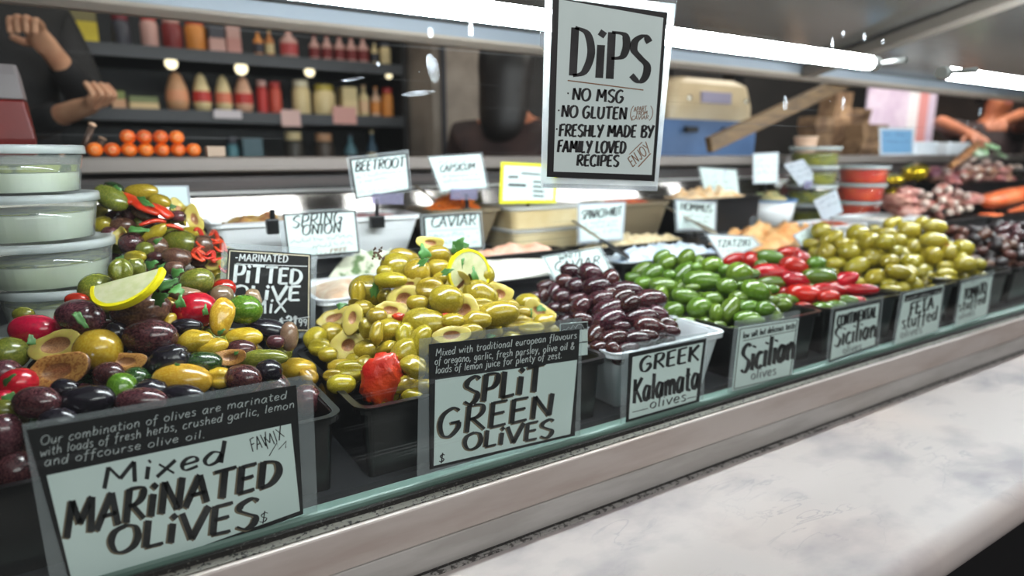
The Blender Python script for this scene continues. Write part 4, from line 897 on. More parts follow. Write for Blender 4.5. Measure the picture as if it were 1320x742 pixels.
sign('white sign with a grey border lettered Caviar', 1.06, [(542, 276.5), (621, 271.5), (625.5, 321), (544, 328)], [(546, 279), (618.5, 274), (622.5, 319.5), (548.5, 324.5)], M_ink, paper=[(548, 281), (617, 276), (620.7, 317.5), (550.3, 322)],
  texts=[('CAVIAR', (555.5, 293), (613, 290), 13, 14, 'k', dict(nib=2.0, mn=1.2))], lines=[('g', .8, [(551, 298), (616, 294)])], scr=[('k', (553, 306), (598, 303), 4, 10), ('k', (602, 305), (616, 303), 5, 11), ('k', (556, 316), (616, 312), 4, 12)], stem=((585, 322), (585, 336), None))
sign('white card leaning back lettered White Caviar, behind the Kalamata heap', 0.882, [(697, 330), (775, 316.5), (803, 366), (716, 372)], [(699.4, 331), (772, 319), (793, 356), (718, 366)], None, border=[(0.04, .9, M_ink)],
  texts=[('WHITE', (719.5, 336), (750, 330), 7, 7, 'k', dict(nib=1.1, mn=.9)), ('CAVIAR', (714.5, 349), (773, 340), 11, 11, 'k', dict(nib=1.8, mn=1.2))], scr=[('k', (757, 354), (786, 349), 4, 13)], tilt=0.2)
sign('sign with a grey border lettered Spinach and Nut, behind the spoon', 1.04, [(743.5, 260.5), (808, 258.5), (804.5, 311), (743.5, 316)], [(745.6, 262.8), (806, 260.5), (802.6, 308.5), (745.6, 313)], M_grey, paper=[(748, 265), (803.5, 263), (800.3, 306), (748, 310.5)],
  texts=[('SPINACH+NUT', (749, 283), (801, 277.5), 12, 12, 'k', dict(nib=1.5, mn=1.0))], scr=[('k', (752, 290), (796, 285), 4, 14), ('k', (755, 296), (795, 291), 4, 15), ('k', (758, 302), (798, 298), 4, 16)], stem=((775, 311), (775, 314), None))
sign('white sign with a grey border lettered Hommus', 1.05, [(868.5, 255), (925, 258.5), (924, 299), (871, 299)], [(871, 257.6), (923, 261), (922, 296.4), (873.4, 296.4)], M_grey, paper=[(873, 259.6), (921, 263), (920, 294.4), (875, 294.4)],
  texts=[('HOMMUS', (877, 270.6), (917, 273.8), 10, 10, 'k', dict(nib=1.5, mn=1.1))], scr=[('k', (879, 279), (915, 281), 4, 17), ('k', (881, 286), (913, 287), 4, 18)], stem=((898, 297), (898, 306), None))
sign('tilted white sign with purple lettering behind the Hommus sign', 1.17, [(899, 214), (951, 217.5), (955.5, 257.5), (908, 254)], [(902, 216), (949, 219.5), (953, 255.5), (910.5, 252)], None,
  lines=[], scr=[('p', (909, 229), (938, 229), 8, 19), ('k', (921, 236), (940, 237), 4, 20), ('k', (912, 243), (945, 244), 4, 21), ('k', (914, 249), (947, 250), 4, 22)], clip=((932, 259), 11, 5), stem=((934, 256), (934, 270), None))
sign('white sign leaning back lettered Tzatziki', 0.882, [(908, 300), (972, 303), (985, 316), (932, 341)], [(911, 301.8), (969, 305), (980, 315.5), (932.5, 337)], M_grey, paper=[(913.5, 303.5), (967.5, 306.5), (977, 315.3), (934, 334)],
  texts=[('TZATZIKI', (924, 318.5), (967, 317), 9, 9, 'k', dict(nib=1.3, mn=1.0))], scr=[('k', (931, 325), (955, 323.5), 3, 23)], tilt=0.2)
sign('blue grey card in front of the stacked green containers', 1.16, None, [(970.5, 197.5), (1004, 196), (1003, 236), (970.5, 237)], M_grey, paper=[(972.5, 200), (1002, 198.5), (1001, 234), (972.5, 235)], scr=[('k', (975, 208), (999, 207), 4, 24), ('k', (975, 216), (999, 215), 4, 25), ('k', (975, 224), (998, 223), 4, 26)], stem=((988, 236), (988, 250), None))
sign('grey card turned askew against the stacked green containers', 1.15, None, [(1010, 212), (1035.5, 205), (1053.5, 231), (1030.5, 239.5)], M_grey, scr=[('k', (1016, 217), (1036, 212), 4, 27), ('k', (1020, 223), (1041, 218), 4, 28), ('k', (1026, 230), (1045, 225), 4, 29)], clip=((1045, 238), 8, 5), stem=((1047, 236), (1048, 262), None))
sign('dull grey card turned askew in front of the red containers', 1.08, None, [(1048.5, 258.5), (1078, 244), (1087, 273), (1061, 285)], M_grey, scr=[('k', (1056, 263), (1077, 252), 4, 30), ('k', (1060, 270), (1080, 261), 4, 31)], stem=((1074, 278), (1074, 292), None))
sign('pale tilted card just behind the feta stuffed heap', 0.884, None, [(1022, 303), (1056.5, 285), (1066, 300), (1034, 318)], M_grey, paper=[(1025, 303.5), (1055.5, 287.5), (1063, 300), (1035, 315.5)], scr=[('k', (1032, 306), (1054, 295), 6, 32)], tilt=0.3, stem=((1048, 308), (1048, 314), None))
sign('square blue card standing on the rear ledge', 1.30, None, [(1133, 164), (1179, 165), (1178, 199.5), (1134, 200)], M_grey, paper=None, header=([(1136.5, 167.5), (1175.5, 168), (1175, 197), (1137, 197.5)], M_blue), scr=[('k', (1140, 175), (1172, 175), 4, 33), ('k', (1140, 184), (1172, 184), 4, 34)])
# ------------------------------------------------------------------ things lying on the heaps
M_leaf = mat('parsley', (52, 104, 44), 0.45, c2=(84, 134, 66), vary=0.25, scale=60)
M_rind = mat('lemon_rind', (226, 210, 20), 0.35, bump=0.15, bscale=400)
M_pulp = mat('lemon_pulp', (206, 204, 164), 0.18, c2=(190, 192, 144), scale=90, coat=0.4)
M_tomato = mat('dried_tomato', (170, 22, 18), 0.3, c2=(206, 64, 26), scale=18, bump=1.0, bscale=90, coat=0.3)
M_strip = mat('red_pepper_strip', (184, 34, 18), 0.28, c2=(206, 70, 24), scale=20, vary=0.1, coat=0.3)
M_twig = mat('dry_oregano', (96, 66, 48), 0.8, c2=(60, 44, 34), scale=80)
def leaf_mesh(seed):
    r = random.Random(seed); pts = []
    n = 22
    for i in range(n):
        a = 2 * math.pi * i / n
        k = 0.5 * (0.80 + 0.16 * math.cos(3 * a) + 0.10 * math.cos(7 * a + seed)) * r.uniform(0.78, 1.12)
        pts.append((k * math.cos(a), 0.62 * k * math.sin(a)))
    mb = MB(); z = lambda x, y: 0.22 * abs(y) + 0.18 * math.sin(x * 4 + seed)
    v = [(0, 0, z(0, 0))] + [(x * .5, y * .5, z(x * .5, y * .5)) for x, y in pts] + [(x, y, z(x, y)) for x, y in pts]
    v2 = [(x, y, q + 0.02) for x, y, q in v]
    f = []
    for i in range(n):
        j = (i + 1) % n
        f += [(0, 1 + i, 1 + j), (1 + i, 1 + n + i, 1 + n + j, 1 + j)]
    m = len(v)
    f2 = [tuple(m + q for q in fc[::-1]) for fc in f]
    rim = [(1 + n + i, 1 + n + (i + 1) % n, m + 1 + n + (i + 1) % n, m + 1 + n + i) for i in range(n)]
    mb.add(v + v2, f + f2 + rim)
    o = mb.build('parsley_leaf', M_leaf, smooth=True); me = o.data; bpy.data.objects.remove(o); return me
LEAVES = [leaf_mesh(k) for k in range(4)]
def leaf(hp, u, v, w, h, a, where, out=0.012):
    p = HEAPS[hp].hit(u, v); d = depth(p); rd = (p - CO).normalized()
    p = p - rd * out
    L = max(w, h) * d / FPX; Wd = min(w, h) * d / FPX
    ang = math.radians(a if w >= h else a + 90)
    ax = CR * math.cos(ang) + CU * math.sin(ang); nz = (-rd + Vector((rng.uniform(-.4, .4), 0, rng.uniform(0, .5)))).normalized()
    y = nz.cross(ax).normalized(); z = ax.cross(y).normalized()
    o = bpy.data.objects.new('parsley_leaf', rng.choice(LEAVES)); COL.objects.link(o)
    o.matrix_world = Matrix.Translation(p) @ Matrix(((ax.x, y.x, z.x, 0), (ax.y, y.y, z.y, 0), (ax.z, y.z, z.z, 0), (0, 0, 0, 1))) @ Matrix.Diagonal((L, Wd / 0.62, L * 0.6, 1))
    tag(o, f'torn green parsley leaf lying on the {where} heap', 'herb', f'parsley leaves on the {where} heap')
for u, v, w, h, a in [(205,384,26,24,20),(216,366,34,16,25),(228,374,22,20,-30),(233,389,14,22,0),(104,412,32,12,-48),(265,400,8,18,0),(228,352,24,16,20),(286,410,20,6,-30),(120,509,17,20,0),(98,517,18,10,10),(285,428,16,7,35),(40,438,12,18,0),(12,490,30,9,40),(12,512,20,16,40),(310,384,12,7,-20),(228,470,10,6,0),(305,455,12,6,20)]: leaf('mixed', u, v, w, h, a, 'mixed marinated', 0.016)
for u, v, w, h, a in [(547,325,17,26,15),(545,338,20,10,30),(591,315,22,18,50),(600,316,12,10,0),(592,341,14,20,-40),(576,350,20,11,15),(612,354,10,24,10),(483,372,13,32,-10),(440,394,16,10,20),(697,398,16,11,-20),(683,404,10,16,-20),(632,433,14,8,0),(585,322,9,16,0)]: leaf('split', u, v, w, h, a, 'split green', 0.014)
for u, v, w, h, a in [(185,260,32,14,-25),(179,296,32,10,0),(159,334,22,16,40),(195,341,24,14,25),(212,343,26,12,40),(203,310,14,7,30),(223,266,10,8,0),(128,252,10,14,0),(150,243,18,9,-20)]: leaf('pitted', u, v, w, h, a, 'pitted mix', 0.016)

def lemon(c, ax, up, r, th, ang0, ang1, label, hp=None):
    """a slice: rind ring sector and pulp; ax, up span its face"""
    ax = Vector(ax).normalized(); up = Vector(up); up = (up - ax * up.dot(ax)).normalized(); nz = ax.cross(up)
    t = empty('lemon_slice', c, label, 'lemon')
    n = 26
    A = [ang0 + (ang1 - ang0) * k / n for k in range(n + 1)]
    def sect(r0, r1, z0, z1, bul=0.0):
        mb = MB(); L = []
        for a in A:
            d = ax * math.cos(a) + up * math.sin(a)
            L.append([Vector(c) + d * r0 + nz * z0, Vector(c) + d * r1 + nz * z0, Vector(c) + d * (r1 + bul) + nz * (z0 + z1) / 2, Vector(c) + d * r1 + nz * z1, Vector(c) + d * r0 + nz * z1])
        return mb.loft(L)
    sect(r * 0.90, r, -th / 2, th / 2, th * 0.08).build('rind', M_rind, t, smooth=False)
    sect(0.0, r * 0.899, -th * 0.42, th * 0.42).build('pulp', M_pulp, t)
p = HEAPS['mixed'].hit(168, 372) - (HEAPS['mixed'].hit(168, 372) - CO).normalized() * 0.022
d_ = depth(p) / FPX
a1 = onP(212, 347, p, CF); a0 = onP(120, 372, p, CF)
axl = (a1 - a0).normalized()
lemon((a0 + a1) / 2, axl, -CU * 0.72 - CF * 0.6, (a1 - a0).length / 2, 0.007, 0.0, math.pi, 'thin half slice of lemon on top of the mixed marinated heap')
q_ = HEAPS['split'].hit(600, 352)
c_ = onP(604, 352, q_ - CF * 0.0, CF)
lemon(c_, CU, CR * 1.0 + CF * 0.7, 0.031, 0.006, -2.3, 2.3, 'round lemon slice stuck upright in the split green heap')

# sun-dried tomato at the front of the split heap
def lump(name, c, ax, up, sx, sy, sz, m, seed, amp=0.25, label=None, cat=None, fr=7.0, group=None):
    ax = Vector(ax).normalized(); up = Vector(up); y = up.cross(ax).normalized(); z = ax.cross(y).normalized()
    mb = MB(); L = []
    for k in range(1, 16):
        t = math.pi * k / 16; l = []
        for i in range(22):
            a = 2 * math.pi * i / 22
            p = Vector((math.cos(t), math.sin(t) * math.cos(a), math.sin(t) * math.sin(a)))
            p.z = math.copysign(abs(p.z) ** 0.8, p.z)
            p *= 1 + amp * noise.noise(p * fr * 0.35 + Vector((seed, seed * 2, 0))) + amp * 0.6 * abs(noise.noise(p * fr * 0.8 + Vector((0, seed, 3))))
            l.append(ax * p.x * sx + y * p.y * sy + z * p.z * sz)
        L.append(l)
    mb.loft(L)
    o = mb.build(name, m, smooth=True); o.location = c
    if label: tag(o, label, cat, group)
    return o
p = HEAPS['split'].hit(491, 488); rd = (p - CO).normalized()
lump('dried_tomato', p - rd * 0.012, CR * 0.35 + CU * 0.93, -rd, 0.028, 0.022, 0.011, M_tomato, 4, 0.26, 'wrinkled red sun-dried tomato at the rim of the split green tub', 'tomato', 13)
for k, (u, v, w, h) in enumerate([(514, 408, 16, 10), (573, 408, 22, 10), (534, 432, 8, 8), (572, 428, 10, 12), (566, 433, 8, 7)]):
    p = HEAPS['split'].hit(u, v); d = depth(p) / FPX
    lump('red_pepper_piece', p, CR, -ray(u, v), w * d / 2, h * d / 2, 0.006, M_strip, k, 0.3, 'small red pepper piece tucked between split green olives', 'pepper', group='red pepper pieces in the split heap')
def strip(hp, pts, w, label, group, out=0.010):
    P = []
    for u, v in pts:
        p = HEAPS[hp].hit(u, v); P.append(p - (p - CO).normalized() * out)
    S = [Vector(q) for q in smooth_pts([tuple(q) for q in P], 4)]
    o = MB().pipe(S, [w * (0.6 + 0.4 * math.sin(math.pi * (k + .5) / len(S))) for k in range(len(S))], 8, flat=0.5).build('red_pepper_strip', M_strip, smooth=True)
    tag(o, label, 'pepper', group)
for pts, w in [([(166,252),(185,268),(205,276)], .009), ([(196,264),(210,272),(220,280)], .011), ([(180,290),(200,284),(214,286)], .006), ([(214,290),(226,292),(236,296)], .006), ([(160,250),(168,256),(170,262)], .009)]:
    strip('pitted', pts, w, 'red pepper strip lying on the pitted mix heap', 'red pepper strips on the pitted mix')
for k in range(16):
    u = rng.uniform(246, 288); v = 288 + (u - 246) * 0.55 + rng.uniform(0, 38)
    strip('pitted', [(u, v), (u + rng.uniform(4, 9), v + rng.uniform(-7, 9)), (u + rng.uniform(9, 16), v + rng.uniform(-6, 12))], .0035, 'thin shred of red pepper at the edge of the pitted mix', 'red pepper shreds beside the black sign', 0.016)
p = HEAPS['split'].hit(497, 336) - CF * 0.01
mb = MB(); mb.pipe([p, p + CU * 0.008 - CR * 0.006], 0.0007, 6)
for k in range(22):
    c = p + CU * rng.uniform(0.002, 0.016) + CR * rng.uniform(-0.014, 0.0) + CF * rng.uniform(-.005, .005)
    mb.lathe([(0.0004, -0.002), (0.0016, 0), (0.0004, 0.002)], c, 6, axis=(rng.uniform(-1, 1), rng.uniform(-1, 1), 1))
tag(mb.build('oregano_sprig', M_twig), 'dry brown oregano sprig on the shoulder of the split heap', 'herb', kind=None)

# ------------------------------------------------------------------ stack of clear dip containers
M_cup = clear('clear_cup', tint=(250, 252, 251), refl=0.9, haze=0.10, hazec=(240, 246, 242))
M_lid = clear('frosted_lid', tint=(246, 250, 250), refl=1.0, haze=0.32, hazec=(232, 238, 238), rough=0.1)
M_feta_f = mat('white_cheese_fill', (244, 248, 232), 0.45, c2=(232, 238, 208), scale=14)
M_herb = mat('herb_oil_layer', (150, 156, 70), 0.3, c2=(70, 84, 40), scale=60, lo=0.48, hi=0.6)
M_oil = mat('dark_oil_gap', (96, 108, 96), 0.2)
def dip_cup(cx, cy, zt, r, h, label, fill, fm, top=None, group=None, n=40, cup=M_cup, lidm=M_lid, fr=0.86):
    t = empty('dip_container', (cx, cy, zt - h), label, 'container', group)
    rb = r * 0.86; rw = r * 0.95
    MB().lathe([(rb * 0.3, 0.0005), (rb, 0.0005), (rw, h - 0.011), (rw - 0.0008, h - 0.011), (rb - 0.001, 0.0016), (rb * 0.3, 0.0016)], (cx, cy, zt - h), n).build('cup', cup, t, smooth=True)
    zf = h * fill
    k = lambda z: (rb + (rw - rb) * z / h) - 0.0018
    MB().lathe([(0.001, 0.002), (k(0.002), 0.002), (k(zf), zf), (k(zf) * 0.6, zf + 0.0012), (0.001, zf + 0.001)], (cx, cy, zt - h), n).build('filling', fm, t, smooth=False)
    if top:
        z2 = zf + top[0]
        MB().lathe([(0.001, zf + 0.0015), (k(zf), zf + 0.0008), (k(z2), z2), (0.001, z2)], (cx, cy, zt - h), n).build('herb_layer', top[1], t)
    MB().lathe([(0.001, h - 0.0035), (r * 0.84, h - 0.0035), (r * 0.87, h - 0.0005), (r * 0.985, h), (r, h - 0.002), (r, h - 0.010), (r - 0.0012, h - 0.010), (r - 0.002, h - 0.003), (r * 0.88, h - 0.0025), (r * 0.85, h - 0.005), (0.001, h - 0.005)], (cx, cy, zt - h), n).build('lid', lidm, t, smooth=True)
    return t
zl = [0.010, -0.045, -0.100, -0.155, -0.209]
for (cx, z, lab, fl, tp) in ((-0.076, zl[0], 'topmost clear container of white cheese in the stack', 0.42, (0.009, M_herb)), (-0.067, zl[1], 'second clear container from the top of the stack', 0.58, (0.002, M_herb)), (-0.056, zl[2], 'third clear container from the top of the stack, darker with herbs', 0.50, (0.003, M_herb)), (-0.039, zl[3], 'fourth clear container from the top, behind the mixed heap', 0.6, (0.003, M_herb)), (-0.050, zl[4], 'bottom clear container of the stack', 0.6, None)):
    dip_cup(cx, 0.965, Zc + z, 0.0735, 0.0545 if z > -0.2 else 0.0525, lab, fl, M_feta_f, tp)

# ------------------------------------------------------------------ second and third rows: bowls, trays and dips
def mound(name, x0, x1, y0, y1, z0, h, m, label, cat, amp=0.3, fr=26, seed=0, kind=None, n=26, flat=0.5, group=None):
    x0 += 0.008; x1 -= 0.008; y0 += 0.006; y1 -= 0.006
    mb = MB(); v = []; f = []
    for j in range(n + 1):
        for i in range(n + 1):
            a = 2.0 * i / n - 1; b = 2.0 * j / n - 1
            e = (1 - abs(a) ** 4) * (1 - abs(b) ** 4)
            x = x0 + (x1 - x0) * i / n; y = y0 + (y1 - y0) * j / n
            bulge = math.exp(-(a * a + b * b) * (1.2 - flat))
            z = z0 + h * (e ** 0.5) * (0.35 + 0.65 * bulge) * (1 + amp * noise.noise(Vector((x * fr, y * fr, seed))) + amp * 0.5 * noise.noise(Vector((x * fr * 2.7, y * fr * 2.7, seed + 4))))
            v.append((x, y, z))
    N = n + 1
    for j in range(n):
        for i in range(n): f.append((j * N + i, j * N + i + 1, (j + 1) * N + i + 1, (j + 1) * N + i))
    b0 = len(v); v += [(x, y, z0 - 0.004) for x, y, _ in v[:]]
    f += [tuple(b0 + k for k in reversed(q)) for q in f[:]]
    ring = [i for i in range(N)] + [j * N + n for j in range(1, N)] + [n * N + i for i in range(n - 1, -1, -1)] + [j * N for j in range(n - 1, 0, -1)]
    for k in range(len(ring)):
        a, b = ring[k], ring[(k + 1) % len(ring)]; f.append((b, a, b0 + a, b0 + b))
    o = mb.add(v, f).build(name, m, smooth=True)
    tag(o, label, cat, group, kind)
    return o
D_white = mat('white_dip', (240, 236, 228), 0.4, c2=(226, 220, 210), scale=30)
D_beige = mat('beige_dip', (232, 214, 190), 0.45, c2=(214, 178, 148), scale=40)
D_pink = mat('pink_dip', (234, 190, 170), 0.45, c2=(226, 160, 132), scale=40)
D_cool = mat('cool_white_dip', (222, 230, 240), 0.35, c2=(170, 190, 214), scale=34, lo=0.45, hi=0.6)
D_nut = mat('nut_crumb', (222, 204, 168), 0.7, c2=(196, 172, 130), scale=160)
D_orange = mat('orange_dip', (236, 186, 128), 0.45, c2=(214, 140, 76), scale=30)
D_herb = mat('herbed_dip', (222, 224, 200), 0.5, c2=(104, 130, 84), scale=55, lo=0.52, hi=0.62)
D_chili = mat('chili_dip', (178, 76, 40), 0.45, c2=(120, 40, 22), scale=120)
D_carrot = mat('grated_carrot', (232, 120, 22), 0.45, vary=0.1)
D_tan = mat('tan_dip', (232, 184, 130), 0.5, c2=(244, 214, 176), scale=40)
M_wbowl = mat('white_bowl', (232, 234, 236), 0.22, coat=0.3)
M_kbowl = mat('dark_bowl', (44, 42, 42), 0.35)
M_bbowl = mat('brown_bowl', (120, 106, 84), 0.4)
R2 = Zc - 0.2618; R3 = Zc - 0.1998
def tray(xa, xb, ya, yb, zb, zt, m, label, tp=0.014, name='dip_tray', cat='tray', **k):
    return tub(xa, xb, ya, yb, zb, zt, m, label, taper=tp, name=name, cat=cat, **k)
tray(0.250, 0.405, 0.895, 1.065, R2, Zc - 0.205, M_wbowl, 'white tray of beige dip just past the black Pitted Olive sign')
mound('beige_dip', 0.262, 0.393, 0.907, 1.053, Zc - 0.217, 0.022, D_beige, 'beige dip mounded in the white tray beside the black sign', 'dip')
mound('herbed_dip', 0.300, 0.50, 1.071, 1.096, R2 + 0.004, 0.09, D_herb, 'pale herbed salad heap below the Spring Onion sign', 'dip')
tray(0.440, 0.800, 0.892, 1.030, R2, Zc - 0.207, M_black, 'black tray of white dip behind the split and Kalamata heaps')
mound('white_dip', 0.452, 0.788, 0.904, 1.018, Zc - 0.222, 0.040, D_white, 'smooth white dip filling the black tray under the White Caviar card', 'dip', amp=0.12, fr=14)
tray(0.560, 0.800, 1.036, 1.094, R2, Zc - 0.190, M_black, 'small black tray of pink dip under the tan containers', 0.008)
mound('pink_dip', 0.570, 0.790, 1.042, 1.088, Zc - 0.205, 0.032, D_pink, 'pale pink dip heaped behind the white dip', 'dip', amp=0.4)
tray(0.812, 1.160, 0.892, 1.030, R2, Zc - 0.203, M_black, 'black tray of cool white dip behind the bright green olives')
mound('cool_white_dip', 0.826, 1.146, 0.904, 1.018, Zc - 0.222, 0.034, D_cool, 'rough bluish white dip in the black tray before the Hommus sign', 'dip', amp=0.6, fr=60)
tray(0.812, 1.190, 1.036, 1.094, R2, Zc - 0.195, M_black, 'shallow black tray of nut crumb under the Spinach and Nut sign', 0.008)
mound('nut_crumb', 0.822, 1.180, 1.042, 1.088, Zc - 0.210, 0.032, D_nut, 'pale crumbly spinach and nut dip', 'dip', amp=0.5, fr=90)
tray(1.205, 1.585, 0.892, 1.094, R2, Zc - 0.212, M_kbowl, 'dark tray of orange dip behind the Tzatziki sign')
mound('orange_dip', 1.217, 1.573, 0.904, 1.082, Zc - 0.226, 0.052, D_orange, 'orange tinted dip in rough peaks behind the Tzatziki sign', 'dip', amp=0.55, fr=38)
tray(1.600, 1.760, 0.960, 1.090, R2, Zc - 0.185, M_wbowl, 'white tray of red chili dip behind the feta stuffed heap')
mound('chili_dip', 1.612, 1.748, 0.972, 1.078, Zc - 0.198, 0.018, D_chili, 'dark red chili dip with a grainy top', 'dip', amp=0.3, fr=80)
tray(1.780, 2.020, 0.930, 1.090, R2, Zc - 0.178, M_wbowl, 'empty looking white tray before the red containers')
mound('cream_dip', 1.792, 2.008, 0.942, 1.078, Zc - 0.192, 0.010, D_white, 'flat white dip in the white tray before the red containers', 'dip', amp=0.2)

def bowl(x0, x1, y0, y1, zt, zb, m, label, tp, m_in=None):
    return tub(x0, x1, y0, y1, zb, zt, m, label, taper=tp, name='dip_bowl', cat='bowl', lip=0.004, r=0.022)
bowl(0.150, 0.350, 1.125, 1.255, Zc - 0.112, R3, M_wbowl, 'white flared bowl of antipasto behind the Spring Onion sign', 0.030)
bowl(0.362, 0.520, 1.125, 1.255, Zc - 0.113, R3, M_wbowl, 'white flared bowl under the Beetroot sign', 0.030)
mound('beetroot_dip', 0.372, 0.510, 1.135, 1.245, Zc - 0.126, 0.014, mat('beetroot_dip', (206, 150, 150), 0.5, c2=(176, 104, 110), scale=40), 'pinkish beetroot dip in the white bowl under its sign', 'dip')
mound('antipasto_base', 0.162, 0.338, 1.137, 1.243, Zc - 0.128, 0.022, mat('antipasto', (206, 168, 92), 0.4, c2=(150, 90, 50), scale=50), 'golden antipasto in the white bowl behind the black sign', 'antipasto', amp=0.6, fr=60)
bowl(0.535, 0.700, 1.125, 1.255, Zc - 0.108, R3, M_bbowl, 'brown grey flared bowl of grated carrot under the Capsicum sign', 0.034)
def shreds(name, x0, x1, y0, y1, z0, h, m, n, label, cat, L=0.018, r=0.0011):
    mb = MB()
    for k in range(n):
        a, b = rng.uniform(-1, 1), rng.uniform(-1, 1)
        x = (x0 + x1) / 2 + a * (x1 - x0) / 2; y = (y0 + y1) / 2 + b * (y1 - y0) / 2
        z = z0 + h * max(0, 1 - a * a * .8) * max(0, 1 - b * b * .8) * rng.uniform(0.55, 1.05)
        t = rng.uniform(0, 6.28); e = rng.uniform(-.5, .5)
        d = Vector((math.cos(t), math.sin(t), e)) * L / 2
        c = Vector((x, y, z)); mb.pipe([c - d, c + Vector((0, 0, 0.002)), c + d], r, 5)
    tag(mb.build(name, m), label, cat, kind='stuff')
shreds('grated_carrot', 0.562, 0.674, 1.152, 1.228, Zc - 0.125, 0.045, D_carrot, 420, 'heap of orange grated carrot in the brown grey bowl', 'carrot')
M_ctn = mat('tan_container', (226, 208, 166), 0.45, c2=(212, 188, 140), scale=16)
M_ctl = clear('container_lid_clear', tint=(238, 240, 240), refl=1.0, haze=0.45, hazec=(232, 230, 224))
def rect_pack(x0, x1, y0, y1, z0, h, m, label, group=None, lid=M_ctl, tp=0.01, name='food_container', cat='container'):
    t = empty(name, ((x0 + x1) / 2, (y0 + y1) / 2, z0), label, cat, group)
    MB().loft([rrect(x0 + tp, x1 - tp, y0 + tp, y1 - tp, .012, z0 + 0.0004), rrect(x0, x1, y0, y1, .016, z0 + h - 0.007)]).build('tub_body', m, t)
    MB().loft([rrect(x0 - .004, x1 + .004, y0 - .004, y1 + .004, .018, z0 + h - 0.0068), rrect(x0 - .004, x1 + .004, y0 - .004, y1 + .004, .018, z0 + h - 0.002), rrect(x0 + .006, x1 - .006, y0 + .006, y1 - .006, .014, z0 + h)]).build('lid', lid, t)
    return t
rect_pack(0.715, 0.915, 1.115, 1.255, R3, 0.046, M_ctn, 'lower tan rectangular container of the stacked pair')
rect_pack(0.712, 0.918, 1.115, 1.255, R3 + 0.0462, 0.046, M_ctn, 'upper tan rectangular container of the stacked pair')
bowl(0.985, 1.180, 1.125, 1.255, Zc - 0.114, R3, M_bbowl, 'dull brown bowl behind the Spinach and Nut sign', 0.024)
mound('red_salsa', 1.0, 1.165, 1.138, 1.242, Zc - 0.128, 0.020, mat('red_salsa', (200, 96, 50), 0.4, c2=(180, 50, 30), scale=50), 'orange red salsa in the dull brown bowl', 'dip')
tray(1.215, 1.520, 1.118, 1.255, R3, Zc - 0.112, M_black, 'tall black tub of tan dip behind the Hommus sign', 0.008)
mound('tan_dip', 1.225, 1.510, 1.128, 1.245, Zc - 0.128, 0.038, D_tan, 'rough tan dip heaped in the tall black tub', 'dip', amp=0.6, fr=50)
t = empty('dip_tub', (1.64, 1.175, R3), 'round white tub with a blue rim holding green grey spread', 'tub')
MB().lathe([(0.066, 0.0005), (0.074, 0.066), (0.072, 0.066), (0.064, 0.003)], (1.635, 1.19, R3), 36).build('tub_body', M_wbowl, t, smooth=True)
MB().lathe([(0.074, 0.0662), (0.078, 0.068), (0.078, 0.073), (0.070, 0.073), (0.070, 0.068)], (1.635, 1.19, R3), 36, cap0=False, cap1=False).build('blue_rim', mat('blue_rim', (92, 132, 176), 0.4), t)
mound('green_spread', 1.585, 1.685, 1.14, 1.24, R3 + 0.06, 0.032, mat('green_spread', (120, 132, 96), 0.6, c2=(190, 168, 112), scale=40), 'green grey spread with tan crumbs heaped in the round white tub', 'dip', amp=0.5, fr=60)
# black spoons / spatulas
M_spoon = mat('worn_steel_spoon', (150, 140, 122), 0.3, 0.7)
def spoon(pa, pb, Ya, Yb, w, m, label, dark=0.5):
    a = onY(*pa, Ya); b = onY(*pb, Yb); mid = a.lerp(b, dark)
    t = empty('serving_spoon', b, label, 'spoon')
    MB().pipe([a, a.lerp(mid, .3), a.lerp(mid, .7), mid], [w * .7, w, w * .9, w * .8], 10, flat=0.35).build('handle', m[0], t, smooth=True)
    e = (b - mid).normalized()
    MB().pipe([mid + e * 0.0004, mid.lerp(b, .25), mid.lerp(b, .6), mid.lerp(b, .9), b], [w * .8, w * 1.2, w * 1.8, w * 1.5, w * .5], 12, flat=0.3).build('blade', m[1], t, smooth=True)
spoon((738, 284), (812, 333), 1.03, 0.93, 0.0075, (M_spoon, M_black), 'serving spoon with a steel handle and black blade stuck in the white dip')
spoon((856, 265), (925, 302), 1.10, 0.98, 0.0085, (M_spoon, M_spoon), 'tan steel serving spoon leaning across the Hommus sign')
spoon((536, 239), (570, 266), 1.24, 1.19, 0.006, (M_spoon, M_spoon), 'steel spoon standing in the grated carrot')

# far end of the case: stacked containers, foil packs, cold meats
M_cup2 = clear('clear_thin_cup', tint=(252, 252, 252), refl=0.5, haze=0.02)
M_gfill = mat('green_olive_paste', (150, 148, 40), 0.4, c2=(110, 116, 60), scale=40)
for k, (z, fill) in enumerate(((R3, 0.5), (R3 + 0.0552, 0.6), (R3 + 0.1104, 0.6), (R3 + 0.1656, 0.62))):
    dip_cup(1.83, 1.185, z + 0.055, 0.072, 0.055, ['bottom clear container of green paste in its stack', 'second clear container of green paste from the bottom', 'third clear container of green paste from the bottom', 'topmost clear container of green paste beside the blue card'][k], fill, M_gfill, cup=M_cup2)
M_cup2 = clear('clear_thin_cup', tint=(252, 252, 252), refl=0.5, haze=0.02)
M_rfill = mat('red_paste', (206, 46, 28), 0.35, c2=(226, 84, 40), scale=30)
for k in range(3):
    dip_cup(2.045 + 0.01 * k, 1.165, R3 + 0.0545 * (k + 1), 0.076, 0.054, ['bottom red container of its stack of three', 'middle red container of its stack of three', 'topmost red container of its stack of three'][k], 0.76, M_rfill, cup=M_cup2)
M_foil = mat('gold_foil', (206, 178, 30), 0.22, 0.75, c2=(150, 120, 20), scale=60, bump=0.6, bscale=50)
